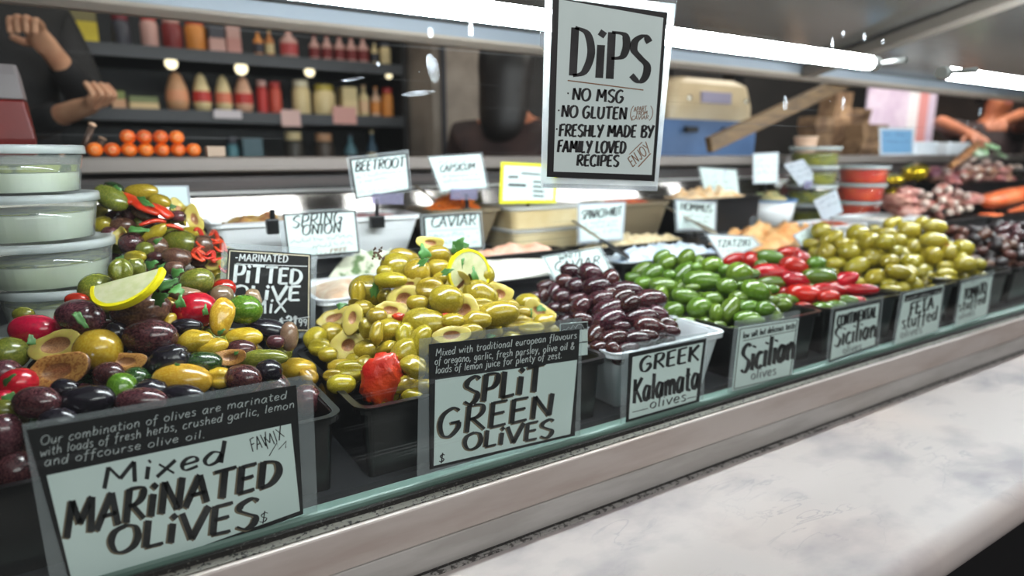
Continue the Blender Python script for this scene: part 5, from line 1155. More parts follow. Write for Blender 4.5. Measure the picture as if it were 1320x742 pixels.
for k, (x, y, z, sx, sz) in enumerate(((2.33, 1.18, R3 + 0.070, 0.10, 0.018), (2.30, 1.20, R3 + 0.115, 0.07, 0.017), (2.45, 1.2, R3 + 0.135, 0.06, 0.028))):
    lump('foil_pack', (x, y, z), (1, 0.2, 0.05 * k), (0, 0, 1), sx, 0.04, sz, M_foil, k + 11, 0.25, ['flat gold foil pack beside the red containers', 'gold foil pack lying over the flat one', 'upright crumpled gold foil pack before the cold meats'][k], 'food pack', 9)
tray(2.17, 2.535, 1.115, 1.255, R3, R3 + 0.045, M_black, 'small black tray under the gold foil packs', 0.01)
tray(2.555, 3.20, 1.112, 1.258, R3, Zc - 0.105, M_black, 'long black tray heaped with cold meats and mushrooms')
M_ham = mat('ham', (176, 112, 100), 0.35, c2=(120, 70, 74), vary=0.25, scale=20, hue=0.03)
M_mush = mat('pale_mushroom', (206, 186, 172), 0.45, c2=(166, 140, 132), vary=0.2, scale=20)
M_lett = mat('lettuce_green', (150, 196, 140), 0.4, c2=(210, 224, 200), scale=20, vary=0.2)
M_salm = mat('salmon_orange', (226, 96, 44), 0.35, c2=(236, 130, 84), scale=14, vary=0.12)
M_crust = mat('bread_crust', (170, 116, 70), 0.6, c2=(120, 76, 46), scale=20, vary=0.2)
for k in range(26):
    x = 2.60 + 0.55 * ((k * 0.618) % 1.0); lay = k // 13
    hgt = Zc - 0.105 + 0.012 + lay * 0.030
    y = 1.14 + 0.09 * ((k * 0.37) % 1.0)
    lump('cold_meat_piece', (x, y, hgt), (rng.uniform(-1, 1), rng.uniform(-.5, .5), rng.uniform(-.2, .4)), (0, 0, 1), 0.034, 0.024, 0.013, M_ham, k + 20, 0.3, 'folded piece of pink brown cold meat in the long black tray', 'cold meat', 8, 'cold meats in the long black tray')
for k in range(30):
    x = 2.60 + 0.55 * ((k * 0.618 + 0.3) % 1.0); lay = k / 30
    lump('pale_mushroom', (x, 1.128 + 0.1 * ((k * .71) % 1), Zc - 0.085 + 0.075 * lay * (0.4 + 0.6 * math.sin((x - 2.58) / 0.6 * math.pi))), (rng.uniform(-1, 1), rng.uniform(-1, 1), .3), (0, 0, 1), 0.014, 0.011, 0.008, M_mush, k + 60, 0.2, 'pale marinated mushroom among the cold meats', 'mushroom', 6, 'mushrooms in the long black tray')
for k, (u, v, s) in enumerate(((1262, 195, .05), (1278, 188, .045), (1290, 200, .04))):
    p = onY(u, v, 1.2); lump('lettuce_leaf', p, (1, .3, .3 - .2 * k), (0, -.4, 1), s, s * .6, 0.006, M_lett, k, 0.4, ['broad pale green lettuce leaf on the cold meats', 'upper pale green lettuce leaf on the cold meats', 'small pale green lettuce leaf on the cold meats'][k], 'lettuce', 8)
a = onY(1226, 214, 1.13); b = onY(1262, 184, 1.15)
tag(MB().pipe([a, a.lerp(b, .3), a.lerp(b, .7), b], [.010, .015, .015, .010], 12).build('bread_stick', M_crust, smooth=True), 'tan bread stick slanting up out of the cold meats', 'bread')
tray(1.93, 2.40, 0.955, 1.092, R2, Zc - 0.200, M_kbowl, 'dark tray of salami and white pieces behind the dried olives') if False else None
tray(2.035, 2.42, 0.930, 1.092, R2, Zc - 0.196, M_kbowl, 'dark tray of salami and white pieces behind the dried olives')
M_sal = mat('salami', (150, 84, 76), 0.4, c2=(190, 140, 126), vary=0.2, scale=40)
for k, (u, v, L) in enumerate(((1160, 262, .05), (1175, 276, .042), (1195, 270, .05), (1206, 284, .04), (1170, 252, .035), (1218, 266, .045), (1232, 272, .035), (1155, 274, .045), (1246, 262, .05), (1215, 252, .04))):
    p = onY(u, v - 5, 1.0 + 0.01 * (k % 4)); lump('salami_piece', p, (rng.uniform(-1, 1), .3, rng.uniform(-.3, .5)), (0, -.3, 1), L, L * .6, L * .35, M_sal, k + 3, 0.25, 'chunk of reddish salami in the heap behind the dried olives', 'salami', 7, 'salami behind the dried olives')
for k, (u, v) in enumerate(((1185, 248), (1196, 252), (1208, 246), (1222, 244), (1235, 248), (1246, 252), (1214, 258), (1230, 262), (1205, 268), (1224, 274), (1236, 270), (1192, 262), (1248, 268))):
    p = onY(u, v, 0.985); lump('white_cheese_ball', p, (1, 0, 0), (0, 0, 1), 0.013, 0.012, 0.011, M_mush, k + 90, 0.15, 'round white cheese ball on the salami heap', 'cheese', 5, 'white cheese balls on the salami')
tray(2.435, 3.0, 0.930, 1.092, R2, Zc - 0.2, M_kbowl, 'dark tray of orange salmon past the salami heap')
for k, (u0, v0, u1, v1, r) in enumerate(((1268, 260, 1330, 248, .042), (1262, 279, 1296, 281, .022), (1300, 272, 1335, 266, .012), (1306, 270, 1340, 263, .013))):
    a = onY(u0, v0, 1.02); b = onY(u1, v1, 1.02)
    tag(MB().pipe([a, a.lerp(b, .12), a.lerp(b, .5), a.lerp(b, .88), b], [r * .4, r * .85, r, r * .9, r * .4], 14, flat=0.75).build('salmon_piece', M_salm, smooth=True), ['large orange salmon fillet past the salami heap', 'small orange salmon piece nearest the dried olives', 'small orange salmon piece past the large fillet', 'middle orange salmon piece under the large fillet'][k], 'salmon')
# oranges on the rear ledge
M_orange = mat('orange_peel', (240, 118, 26), 0.4, c2=(228, 92, 14), scale=20, vary=0.08, bump=0.1, bscale=300)
M_stick = mat('pale_stem_end', (240, 214, 160), 0.5)
def orange_at(x, y, z, r, label):
    o = MB().lathe([(r * math.sin(a), -r * 0.95 * math.cos(a)) for a in np.linspace(0.05, math.pi - 0.05, 16)], (0, 0, 0), 22).build('orange', M_orange, smooth=True); o.location = (x, y, z)
    tag(o, label, 'orange', 'oranges on the rear ledge')
    d = Vector((0.05, -1, 0.02)).normalized()
    MB().lathe([(0.0005, r * 0.985), (r * 0.42, r * 0.905), (r * 0.42, r * 0.86), (0.0005, r * 0.86)], (0, 0, 0), 14, axis=d).build('stem_end', M_stick, o, local=True)
    return o
zl_ = Zc - 0.006
lab_o = 'orange with a pale cut end piled on the rear ledge'
for k in range(7): orange_at(0.010 + 0.0262 * k, 1.375, zl_ + 0.0128, 0.0132, lab_o)
for k in range(4): orange_at(0.0625 + 0.0262 * k, 1.378, zl_ + 0.0355, 0.0132, lab_o)
tag(MB().box(0.19, 0.222, 1.37, 1.40, zl_ + 0.0002, zl_ + 0.02).build('card_box', mat('tan_card', (196, 170, 150), 0.7), bevel=0.002), 'small tan card box beside the oranges', 'box')
MB
# price tag behind the pitted mix
sign('pale clear holder card behind the pitted mix heap', 1.125, None, [(196, 239), (243, 239), (247, 266), (200, 268)], M_grey, paper=[(198, 241), (240, 241), (243, 264), (202, 266)], stem=((222, 266), (222, 290), None))
# ------------------------------------------------------------------ the shop behind
structure(MB().box(1.27, 1.66, 2.62, 3.6, 0, 3.2).build('pillar', M_pillar))
M_pipe = mat('dark_conduit', (52, 52, 58), 0.5)
p = onY(572, 100, 2.6)
tag(MB().lathe([(0.012, 0), (0.012, 3.19)], (p.x, 2.604, 0.002), 10).build('conduit_pipe', M_pipe), 'thin dark conduit running up the rendered pillar', 'pipe')
M_shelf = mat('shelf_black', (26, 25, 26), 0.5)
M_edge = mat('shelf_edge_grey', (60, 62, 66), 0.5)
SY = 2.85
unit = empty('shelf_unit', (0.35, 3.1, 0), 'tall black shelving full of jars and bottles in the shop behind', 'shelf')
sx0, sx1 = -0.75, 1.25
MB().box(sx0, sx1, 3.35, 3.37, 0, 2.3).build('back_panel', M_shelf, unit)
for x in (sx0, sx1 - 0.02): MB().box(x, x + 0.02, SY, 3.35, 0, 2.3).build('side_panel', M_shelf, unit)
SZ = [onY(200, 61, SY).z, onY(300, 145, SY).z, Zc - 0.10, Zc - 0.5]
for z in SZ + [2.25]:
    MB().box(sx0 + 0.02, sx1 - 0.02, SY + 0.002, 3.35, z - 0.03, z).build('shelf', M_shelf, unit)
    MB().box(sx0 + 0.02, sx1 - 0.02, SY - 0.006, SY + 0.0019, z - 0.04, z + 0.004).build('price_rail', M_edge, unit)
def cmat(c): return mat('product_%d_%d_%d' % c, c, 0.45)
def product(u0, u1, vt, row, kind, c1, c2, label, y=SY + 0.06):
    a = onY(u0, 100, y).x; b = onY(u1, 100, y).x; w = b - a; cx = (a + b) / 2
    d = depth((cx, y, Zc)); z0 = SZ[row] + 0.0004
    h = max(0.04, onY((u0 + u1) / 2, vt, y).z - z0)
    r = w / 2
    if kind == 'bottle':
        t = empty('bottle', (cx, y, z0), label, 'bottle')
        MB().lathe([(r * .9, 0), (r, h * .03), (r, h * .62), (r * .35, h * .8), (r * .33, h * .95), (0.002, h * .951)], (cx, y, z0), 18).build('glass_body', cmat(c1), t, smooth=True)
        MB().lathe([(r * 1.01, h * .15), (r * 1.02, h * .16), (r * 1.02, h * .5), (r * 1.01, h * .51)], (cx, y, z0), 18, cap0=False, cap1=False).build('paper_label', cmat(c2), t)
        MB().lathe([(r * .36, h * .93), (r * .38, h * .935), (r * .38, h), (0.001, h)], (cx, y, z0), 14).build('cap', cmat(c2), t)
    elif kind == 'jar':
        t = empty('jar', (cx, y, z0), label, 'jar')
        MB().lathe([(r * .9, 0), (r, h * .06), (r, h * .72), (r * .8, h * .82), (0.002, h * .82)], (cx, y, z0), 18).build('glass_body', cmat(c1), t, smooth=True)
        MB().lathe([(r * .84, h * .822), (r * .84, h), (0.001, h)], (cx, y, z0), 18).build('lid', cmat(c2), t)
    elif kind == 'cone':
        t = empty('wrapped_salami', (cx, y, z0), label, 'salami')
        MB().lathe([(r * .75, 0), (r, h * .2), (r * .9, h * .6), (r * .5, h * .9), (0.003, h)], (cx, y, z0), 16).build('wrapped_body', cmat(c1), t, smooth=True)
        MB().lathe([(r * 1.0, h * .26), (r * 1.02, h * .27), (r * .97, h * .52), (r * .94, h * .53)], (cx, y, z0), 16, cap0=False, cap1=False).build('paper_label', cmat(c2), t)
    else:
        t = empty('box', (cx, y, z0), label, 'box')
        MB().box(cx - r, cx + r, y - 0.04, y + 0.06, z0, z0 + h * .55).build('carton', cmat(c1), t, bevel=0.002)
        MB().box(cx - r + .001, cx + r - .001, y - 0.0385, y + 0.0585, z0 + h * .5502, z0 + h).build('carton_top', cmat(c2), t, bevel=0.002)
    return t
Y_, PK, MR, OR, CRM, TAN, RD, DK_ = (206, 184, 20), (206, 160, 150), (130, 40, 40), (220, 140, 60), (222, 200, 150), (200, 150, 110), (190, 50, 44), (60, 60, 70)
for a in [(100, 133, 8, 0, 'box', Y_, (120, 110, 60), 'yellow carton at the end of the upper shelf'), (150, 175, 20, 0, 'jar', DK_, (120, 40, 50), 'dark jar beside the yellow carton'), (187, 210, 20, 0, 'jar', PK, RD, 'pale jar with red lid on the upper shelf'), (214, 240, 24, 0, 'jar', MR, PK, 'maroon jar next to the pale one'), (243, 270, 26, 0, 'jar', OR, (200, 70, 40), 'orange jar on the upper shelf'),
          (272, 292, 36, 0, 'box', PK, DK_, 'pink carton beside the orange jar'), (294, 312, 36, 0, 'box', (200, 140, 130), PK, 'second pink carton next to the thin bottles'), (330, 342, 40, 0, 'bottle', OR, DK_, 'thin amber bottle on the upper shelf'), (345, 356, 40, 0, 'bottle', (190, 120, 60), CRM, 'second thin amber bottle'), (364, 386, 38, 0, 'bottle', PK, (200, 80, 80), 'pink bottle leaning by the row of wine bottles'),
          (401, 414, 46, 0, 'bottle', PK, MR, 'first of five pale bottles with maroon bands'), (417, 430, 46, 0, 'bottle', PK, MR, 'second of five pale bottles with maroon bands'), (433, 446, 47, 0, 'bottle', PK, MR, 'third of five pale bottles with maroon bands'), (448, 461, 48, 0, 'bottle', PK, MR, 'fourth of five pale bottles with maroon bands'), (463, 476, 48, 0, 'bottle', PK, MR, 'fifth of five pale bottles with maroon bands'), (480, 488, 54, 0, 'bottle', CRM, DK_, 'slim cream bottle near the end of the shelf'), (491, 504, 56, 0, 'jar', CRM, DK_, 'cream jar at the far end of the upper shelf'),
          (140, 158, 118, 1, 'box', TAN, (120, 130, 60), 'tan and green carton on the middle shelf'), (162, 200, 125, 1, 'box', (210, 180, 130), (110, 120, 70), 'low tan tray of packets on the middle shelf'), (211, 241, 92, 1, 'cone', TAN, (220, 150, 110), 'large wrapped salami standing on the middle shelf'), (246, 270, 94, 1, 'cone', CRM, RD, 'cream wrapped salami with red label'), (275, 297, 97, 1, 'cone', CRM, (220, 120, 90), 'pale wrapped salami with orange label'), (300, 324, 98, 1, 'cone', (220, 170, 140), RD, 'pinkish wrapped salami with red label'), (329, 343, 104, 1, 'jar', RD, PK, 'red jar on the middle shelf'), (345, 361, 106, 1, 'jar', (200, 80, 60), RD, 'brick red jar next to the red one'),
          (375, 398, 104, 1, 'jar', CRM, (230, 220, 190), 'tall cream jar with a pale lid'), (402, 430, 110, 1, 'jar', CRM, (190, 170, 70), 'wide cream jar with a yellowish lid'), (437, 456, 113, 1, 'box', CRM, (210, 190, 140), 'cream carton on the middle shelf'), (461, 474, 110, 1, 'bottle', CRM, (230, 190, 150), 'cream bottle beside the carton'), (477, 489, 112, 1, 'bottle', (220, 180, 150), OR, 'pinkish bottle with orange label'), (491, 505, 114, 1, 'jar', OR, RD, 'orange jar at the far end of the middle shelf'),
          (284, 300, 176, 2, 'jar', (90, 140, 150), DK_, 'teal jar low on the shelves'), (303, 330, 178, 2, 'box', (80, 130, 140), (60, 90, 100), 'teal carton low on the shelves'), (440, 455, 172, 2, 'bottle', (90, 130, 140), DK_, 'teal bottle low on the shelves'), (470, 482, 168, 2, 'bottle', (70, 100, 120), CRM, 'blue bottle low on the shelves'), (360, 385, 170, 2, 'jar', (60, 56, 50), CRM, 'dark jar low on the shelves'), (400, 425, 172, 2, 'jar', (70, 60, 52), TAN, 'brown jar low on the shelves')]:
    product(*a)
for q, c, lab in (((275, 141, 312, 153), (206, 196, 200), 'pale price card on the middle shelf rail'), ((362, 141, 388, 163), (214, 176, 168), 'pink and white price card hanging from the middle shelf'), ((429, 137, 460, 160), (218, 160, 150), 'larger pink price card hanging from the middle shelf')):
    a = onY(q[0], q[1], SY - 0.012); b = onY(q[2], q[3], SY - 0.012)
    tag(MB().box(a.x, b.x, SY - 0.013, SY - 0.0065, b.z, a.z).build('price_card', cmat(c)), lab, 'price card')
M_led = mat('warm_spot', (255, 236, 196), 0.4, emit=1.6)
for k, (u, v, r) in enumerate(((220, 69, .020), (311, 75, .022), (400, 81, .018), (503, 82, .012))):
    p = onY(u, v, SY - 0.02); p.z = SZ[0] - 0.0305 - r * 1.15; p.y = SY + 0.012
    t = empty('shelf_spotlight', p, ['warm spotlight under the upper shelf near the pale jar', 'warm spotlight under the upper shelf near the pink cartons', 'warm spotlight under the upper shelf near the banded bottles', 'small warm spotlight by the pillar'][k], 'lamp')
    MB().lathe([(r * .5, 0.0), (r, -0.004), (r, -0.012), (r * 1.1, -0.016)], p, 16, axis=(0, 1, 0)).build('lens', M_led, t)
    MB().lathe([(r * 1.1, -0.0), (r * 1.15, 0.004), (r * .6, 0.013), (.002, 0.0135)], p, 16, axis=(0, 1, 0)).build('housing', M_shelf, t)

# bench behind the case with the machine and crates
bench = empty('back_bench', (2.2, 1.85, 0), 'dark work bench behind the glass case', 'bench')
BZ = Zc - 0.03
MB().box(1.66, 3.3, 1.62, 2.05, BZ - 0.04, BZ).build('bench_top', mat('bench_steel', (96, 92, 90), 0.4, 0.5), bench, bevel=0.003)
MB().box(1.68, 3.25, 1.68, 2.0, 0.0, BZ - 0.0405).build('bench_body', M_wall, bench)
M_crateb = mat('blue_crate', (88, 120, 166), 0.5, c2=(76, 106, 150), scale=10)
t = empty('blue_crate', (1.93, 1.78, BZ), 'blue plastic crate under the cream machine', 'crate')
tub_mb(1.68, 2.22, 1.68, 1.88, BZ + 0.001, BZ + 0.15, taper=0.01).build('crate_body', M_crateb, t)
for x in (1.80, 2.0): MB().box(x, x + .06, 1.6675, 1.6795, BZ + .105, BZ + .125).build('hand_grip', M_dark, t)
M_cm = mat('cream_enamel', (206, 184, 148), 0.35, c2=(190, 166, 130), scale=5)
sc_ = empty('weighing_scale', (1.95, 1.78, BZ + 0.15), 'cream enamel shop scale standing on the blue crate', 'scale')
z0 = BZ + 0.1506
MB().loft([rrect(1.74, 2.19, 1.69, 1.86, .03, z0), rrect(1.735, 2.195, 1.69, 1.86, .04, z0 + .05), rrect(1.75, 2.18, 1.70, 1.85, .05, z0 + .13), rrect(1.80, 2.13, 1.72, 1.83, .05, z0 + .15)]).build('housing', M_cm, sc_, bevel=0.004)
for x in (1.77, 2.155): MB().box(x - .03, x + .03, 1.74, 1.80, z0 + .1502, z0 + .185).build('top_knob', M_black, sc_, bevel=0.004)
MB().box(1.89, 2.05, 1.686, 1.6975, z0 + .06, z0 + .10).build('display_window', mat('lilac_window', (158, 150, 170), 0.2), sc_)
for x in (1.83, 2.14): MB().lathe([(.001, .006), (.010, .004), (.011, 0)], (x, 1.692, z0 + .075), 14, axis=(0, -1, 0)).build('chrome_button', mat('chrome_dot', (230, 226, 214), 0.1, 0.9), sc_)
# wooden batten leaning from the ledge
a = Vector(onY(912, 207, 1.42)); b = Vector(onY(1092, 104, 1.42)); a.z = max(a.z, Zc + 0.004)
d = (b - a).normalized(); w = d.cross(Vector((0, 1, 0))).normalized() * 0.024; tk = Vector((0, 0.012, 0))
M_wood = mat('tan_batten', (128, 98, 62), 0.55, c2=(100, 76, 50), scale=10, stretch=(1, 1, 6))
o = MB().loft([[p_ - w - tk, p_ + w - tk, p_ + w + tk, p_ - w + tk] for p_ in (a + Vector((0, 0, .022)), b)]).build('wooden_batten', M_wood, bevel=0.003)
tag(o, 'tan wooden batten leaning diagonally up from the rear ledge', 'batten')
# paper bags, cup
M_bag = mat('brown_paper', (166, 130, 96), 0.8, c2=(120, 90, 66), scale=12, vary=0.2, bump=0.4, bscale=20)
for k, (u0, u1, vt, Y, lab) in enumerate(((1062, 1083, 118, 1.86, 'tall brown paper bag behind the batten'), (1086, 1108, 140, 1.90, 'brown paper bag beside the banner'), (1100, 1130, 160, 1.68, 'low brown paper bag before the banner'), (1040, 1060, 150, 1.70, 'dark brown paper bag low behind the batten'))):
    x0 = onY(u0, 180, Y).x; x1 = onY(u1, 180, Y).x; zt = onY(u0, vt, Y).z
    mb = MB(); L = []
    for j, zz in enumerate(np.linspace(BZ + .0005, zt, 6)):
        e = .012 * math.sin(j * 1.9 + k)
        L.append([(x0 + e, Y - .04, zz), (x1 + e, Y - .045 + e, zz), (x1 - e, Y + .04, zz), (x0 + e, Y + .045, zz)])
    tag(mb.loft(L).build('paper_bag', M_bag), lab, 'bag')
p = onY(1038, 192, 1.45)
t = empty('paper_cup', (p.x, 1.45, Zc - .006), 'pinkish tan paper cup on the rear ledge behind the green containers', 'cup')
MB().lathe([(.028, .0005), (.04, .062), (.038, .062), (.026, .003)], (p.x, 1.45, Zc - .006), 20).build('cup_body', mat('pink_tan_card', (214, 176, 150), 0.6), t, smooth=True)
MB().lathe([(.040, .0622), (.042, .064), (.040, .066), (.037, .064)], (p.x, 1.45, Zc - .006), 20, cap0=False, cap1=False).build('rolled_rim', mat('cup_rim', (226, 200, 178), 0.5), t, smooth=True)
# banner stand
bx0, bx1 = onY(1118, 140, 2.25).x, onY(1206, 140, 2.25).x
bn = empty('banner_stand', ((bx0 + bx1) / 2, 2.25, 0), 'pale lilac standing banner with a red stripe behind the counter', 'banner')
M_ban = mat('lilac_sheet', (222, 206, 226), 0.6, c2=(206, 186, 212), scale=14)
mb = MB(); mb.box(bx0, bx1, 2.25, 2.262, Zc - 0.1, 2.25).build('sheet', M_ban, bn)
xs = onY(1183, 140, 2.25).x; ws = (onY(1195, 140, 2.25).x - xs)
MB().box(xs, xs + ws, 2.244, 2.2498, Zc - .098, 2.24).build('red_stripe', mat('faded_red', (222, 150, 150), 0.6), bn)
xw = onY(1170, 140, 2.25).x
MB().box(xw, xs - .002, 2.244, 2.2498, Zc - .098, 2.24).build('white_stripe', mat('bright_white', (238, 234, 240), 0.6), bn)
for x in (bx0 + .03, bx1 - .03): MB().lathe([(.012, 0.001), (.012, 2.26)], (x, 2.275, 0), 10).build('pole', M_pipe, bn)
for k, q in enumerate(((1172, 183, 1205, 194), (1216, 184, 1246, 198))):
    a = onY(q[0], q[3], 1.4); b = onY(q[2], q[1], 1.4)
    o = MB().loft([rrect(a.x, b.x, 1.38, 1.44, .015, Zc - .0055), rrect(a.x, b.x, 1.38, 1.44, .015, b.z)]).build('white_tub', mat('pale_tub', (226, 230, 236), 0.4, c2=(206, 214, 224), scale=6), bevel=0.003)
    tag(o, ['cream white tub on the rear ledge beside the blue card', 'pale blue white tub on the rear ledge before the cold meats'][k], 'tub')

# red and white packet and tool handles by the oranges
def packet():
    y = 1.40; a = onY(-22, 180, y); b = onY(31, 84, y)
    t = empty('packet', ((a.x + b.x) / 2, y, Zc - .006), 'red packet with a white top standing on the rear ledge', 'packet')
    z0 = Zc - .0055; zt = b.z; zm = z0 + (zt - z0) * .62
    def ring(z, e, w): return [(a.x + e, y - w, z), (b.x - e, y - w, z), (b.x - e * .6, y + w, z), (a.x + e, y + w, z)]
    MB().loft([ring(z0, 0, .02), ring(z0 + .03, -.003, .026), ring(zm, .006, .022)]).build('red_body', mat('red_packet', (118, 20, 16), 0.4, c2=(96, 16, 14), scale=10), t, bevel=.004)
    MB().loft([ring(zm + .0005, .006, .0215), ring(zm + (zt - zm) * .7, .012, .014), ring(zt, .016, .003)]).build('white_top', mat('packet_white', (140, 132, 134), 0.4), t, bevel=.002)
packet()
for k, (pa, pb) in enumerate((((105, 205), (120, 158)), ((122, 205), (133, 177)))):
    a = onY(*pa, 1.44); b = onY(*pb, 1.44); a.z = Zc - .004
    t = empty('tool_handle', a, ['taller steel tool handle standing behind the oranges', 'shorter steel tool handle standing behind the oranges'][k], 'utensil')
    MB().pipe([a, a.lerp(b, .9)], .006, 10).build('shaft', mat('brown_steel', (96, 76, 66), 0.4, 0.6), t, smooth=True)
    e = (b - a).normalized(); MB().pipe([a.lerp(b, .9) + e * .0003, a.lerp(b, .96), b], [.007, .0075, .003], 10).build('knob', mat('pale_knob', (220, 180, 150), 0.3), t, smooth=True)

# ------------------------------------------------------------------ people
M_skin = mat('skin', (212, 160, 126), 0.5, c2=(196, 140, 108), scale=14)
M_skin2 = mat('skin_tan', (186, 112, 76), 0.5, c2=(166, 96, 64), scale=14)
def skin_mesh(name, V, E, m, parent=None, sub=2, root=0):
    me = bpy.data.meshes.new(name); me.from_pydata([v[:3] for v in V], E, []); me.materials.append(m)
    o = bpy.data.objects.new(name, me); COL.objects.link(o)
    md = o.modifiers.new('skin', 'SKIN'); md.use_smooth_shade = True
    if not me.skin_vertices: me.attributes.new('skin_vertices_tmp', 'FLOAT', 'POINT')
    for k, v in enumerate(V):
        r = v[3]; me.skin_vertices[0].data[k].radius = (r, r) if not isinstance(r, tuple) else r
    me.skin_vertices[0].data[root].use_root = True
    s = o.modifiers.new('sub', 'SUBSURF'); s.levels = sub; s.render_levels = sub
    if parent is not None: o.parent = parent
    return o
def hand(V, E, wi, w, d, nrm, s=1.0, fist=False):
    """palm, four fingers and thumb from wrist vertex wi at w, pointing along d"""
    d = Vector(d).normalized(); n = Vector(nrm); n = (n - d * n.dot(d)).normalized(); a = d.cross(n)
    w = Vector(w)
    def add(p, r, j):
        V.append((*p, r)); E.append((j, len(V) - 1)); return len(V) - 1
    pm = add(w + d * .045 * s, .024 * s, wi)
    for k, (o, L) in enumerate(((-.026, .068), (-.009, .078), (.009, .074), (.025, .058))):
        b = add(w + (d * .085 + a * o) * s, .010 * s, pm)
        c = add(w + (d * (.085 + L * .5) + a * o * 1.15 + n * .010) * s, .0088 * s, b)
        add(w + ((d * (.085 + L * .92) + a * o * 1.15 + n * .030) if not fist else (d * (.085 + L * .18) + a * o * 1.1 + n * .046)) * s, .0078 * s, c)
    t1 = add(w + (d * .035 - a * .040 + n * .008) * s, .011 * s, pm)
    add(w + (d * .070 - a * .056 + n * .022) * s, .009 * s, t1)
def person(loc, rz, label, arms, shirt, skin=None, hair=(24, 18, 16), trousers=(30, 30, 34), sc=1.0, headturn=0.0, lean=0.0, apron=None, long=False, sleeve=0.5, px=False, fist=False):
    skin = skin or M_skin
    t = empty('person', loc, label, 'person'); t.rotation_euler = (0, 0, rz); t.scale = (sc, sc, sc)
    if px:
        MW = (Matrix.Translation(loc) @ Matrix.Rotation(rz, 4, 'Z') @ Matrix.Scale(sc, 4)).inverted()
        arms = [(tuple(MW @ onY(*e_)), tuple(MW @ onY(*w_)), h_) for e_, w_, h_ in arms]
    L = lambda x, y, z: (x, y + lean * max(0, z - .9), z)
    V = [(*L(0, 0, .95), .115), (*L(0, 0, 1.1), .105), (*L(0, 0, 1.28), .125), (*L(0, -.01, 1.42), .085), (*L(0, 0, 1.51), .050), (*L(0, .015, 1.585), .070), (*L(0, .012, 1.66), .082), (*L(0, .0, 1.72), .055)]
    E = [(0, 1), (1, 2), (2, 3), (3, 4), (4, 5), (5, 6), (6, 7)]
    V.append((*L(0, .075, 1.565), .030)); E.append((5, 8))
    V.append((*L(0, .105, 1.625), .014)); E.append((6, 9))
    for s in (-1, 1):
        V.append((*L(s * .083, .005, 1.63), .014)); E.append((6, len(V) - 1))
    SV = [(*L(0, 0, .93), .135), (*L(0, 0, 1.1), .128), (*L(0, 0, 1.28), .148), (*L(0, -.01, 1.40), .118), (*L(0, -.005, 1.475), .078)]; SE = [(0, 1), (1, 2), (2, 3), (3, 4)]
    for s, (el, wr, hn) in zip((-1, 1), arms):
        sh = L(s * .175, -.01, 1.40)
        V.append((*sh, .055)); E.append((3, len(V) - 1)); i = len(V) - 1
        V.append((*el, .040)); E.append((i, len(V) - 1)); j = len(V) - 1
        V.append((*wr, .027)); E.append((j, len(V) - 1)); k = len(V) - 1
        hand(V, E, k, wr, Vector(wr) - Vector(el), hn, fist=fist)
        SV.append((*sh, .080)); SE.append((3, len(SV) - 1)); a = len(SV) - 1
        if sleeve >= 1:
            SV.append((*el, .054)); SE.append((a, len(SV) - 1)); b = len(SV) - 1
            e2 = Vector(el).lerp(Vector(wr), .85); SV.append((*e2, .040)); SE.append((b, len(SV) - 1))
        else:
            e2 = Vector(sh).lerp(Vector(el), sleeve); SV.append((*e2, .062)); SE.append((a, len(SV) - 1))
    for s in (-1, 1):
        V.append((s * .095, 0, .88, .092)); E.append((0, len(V) - 1)); i = len(V) - 1
        V.append((s * .10, .015, .49, .056)); E.append((i, len(V) - 1))
        V.append((s * .10, -.02, .09, .038)); E.append((len(V) - 2, len(V) - 1))
        V.append((s * .10, .12, .035, .034)); E.append((len(V) - 2, len(V) - 1))
    skin_mesh('body', V, E, skin, t)
    skin_mesh('shirt', SV, SE, mat('shirt_%d_%d_%d' % shirt, shirt, 0.8, c2=tuple(int(c * .7) for c in shirt), scale=8), t)
    TV = [(0, 0, .95, .128)]; TE = []
    for s in (-1, 1):
        TV += [(s * .095, 0, .86, .108), (s * .10, .015, .49, .075), (s * .10, -.02, .11, .062)]; n = len(TV)
        TE += [(0, n - 3), (n - 3, n - 2), (n - 2, n - 1)]
    skin_mesh('trousers', TV, TE, mat('trousers_%d' % trousers[0], trousers, 0.8), t)
    HV = [(*L(0, .03, 1.73), .09), (*L(0, -.008, 1.725), .112), (*L(0, -.05, 1.66), .112), (*L(0, -.055, 1.57), .098)]; HE = [(0, 1), (1, 2), (2, 3)]
    if long: HV += [(*L(0, -.07, 1.48), .10), (*L(0, -.09, 1.36), .08)]; HE += [(3, 4), (4, 5)]
    skin_mesh('hair', HV, HE, mat('hair_%d' % hair[0], hair, 0.5), t)
    for s in (-1, 1):
        MB().lathe([(.001, -.010), (.008, -.006), (.010, 0), (.008, .006), (.001, .010)], L(s * .032, .080, 1.64), 10).build('eye', mat('eye_dark', (40, 30, 28), 0.2), t, local=True)
    MB().lathe([(.001, -.024), (.007, -.015), (.008, 0), (.007, .015), (.001, .024)], L(0, .100, 1.585), 8, axis=(1, 0, 0)).build('mouth', mat('lips', (160, 90, 84), 0.4), t, local=True)
    if apron:
        mb = MB(); Lp = []
        for z in np.linspace(.55, 1.34, 8):
            w = .17 if z < 1.1 else .12; Lp.append([L(-w, .115 + .02 * math.sin(z * 9), z), L(0, .158, z), L(w, .115, z), L(w, .122, z), L(0, .165, z), L(-w, .122 + .02 * math.sin(z * 9), z)])
        mb.loft(Lp).build('apron', mat('apron_%d' % apron[0], apron, 0.8), t, local=True)
    return t
plat = structure(MB().box(-1.2, 0.75, 1.72, 2.72, 0.0, 0.30).build('floor_platform', M_floor))
def at(u, Y): return (onY(u, 150, Y).x, Y, 0)
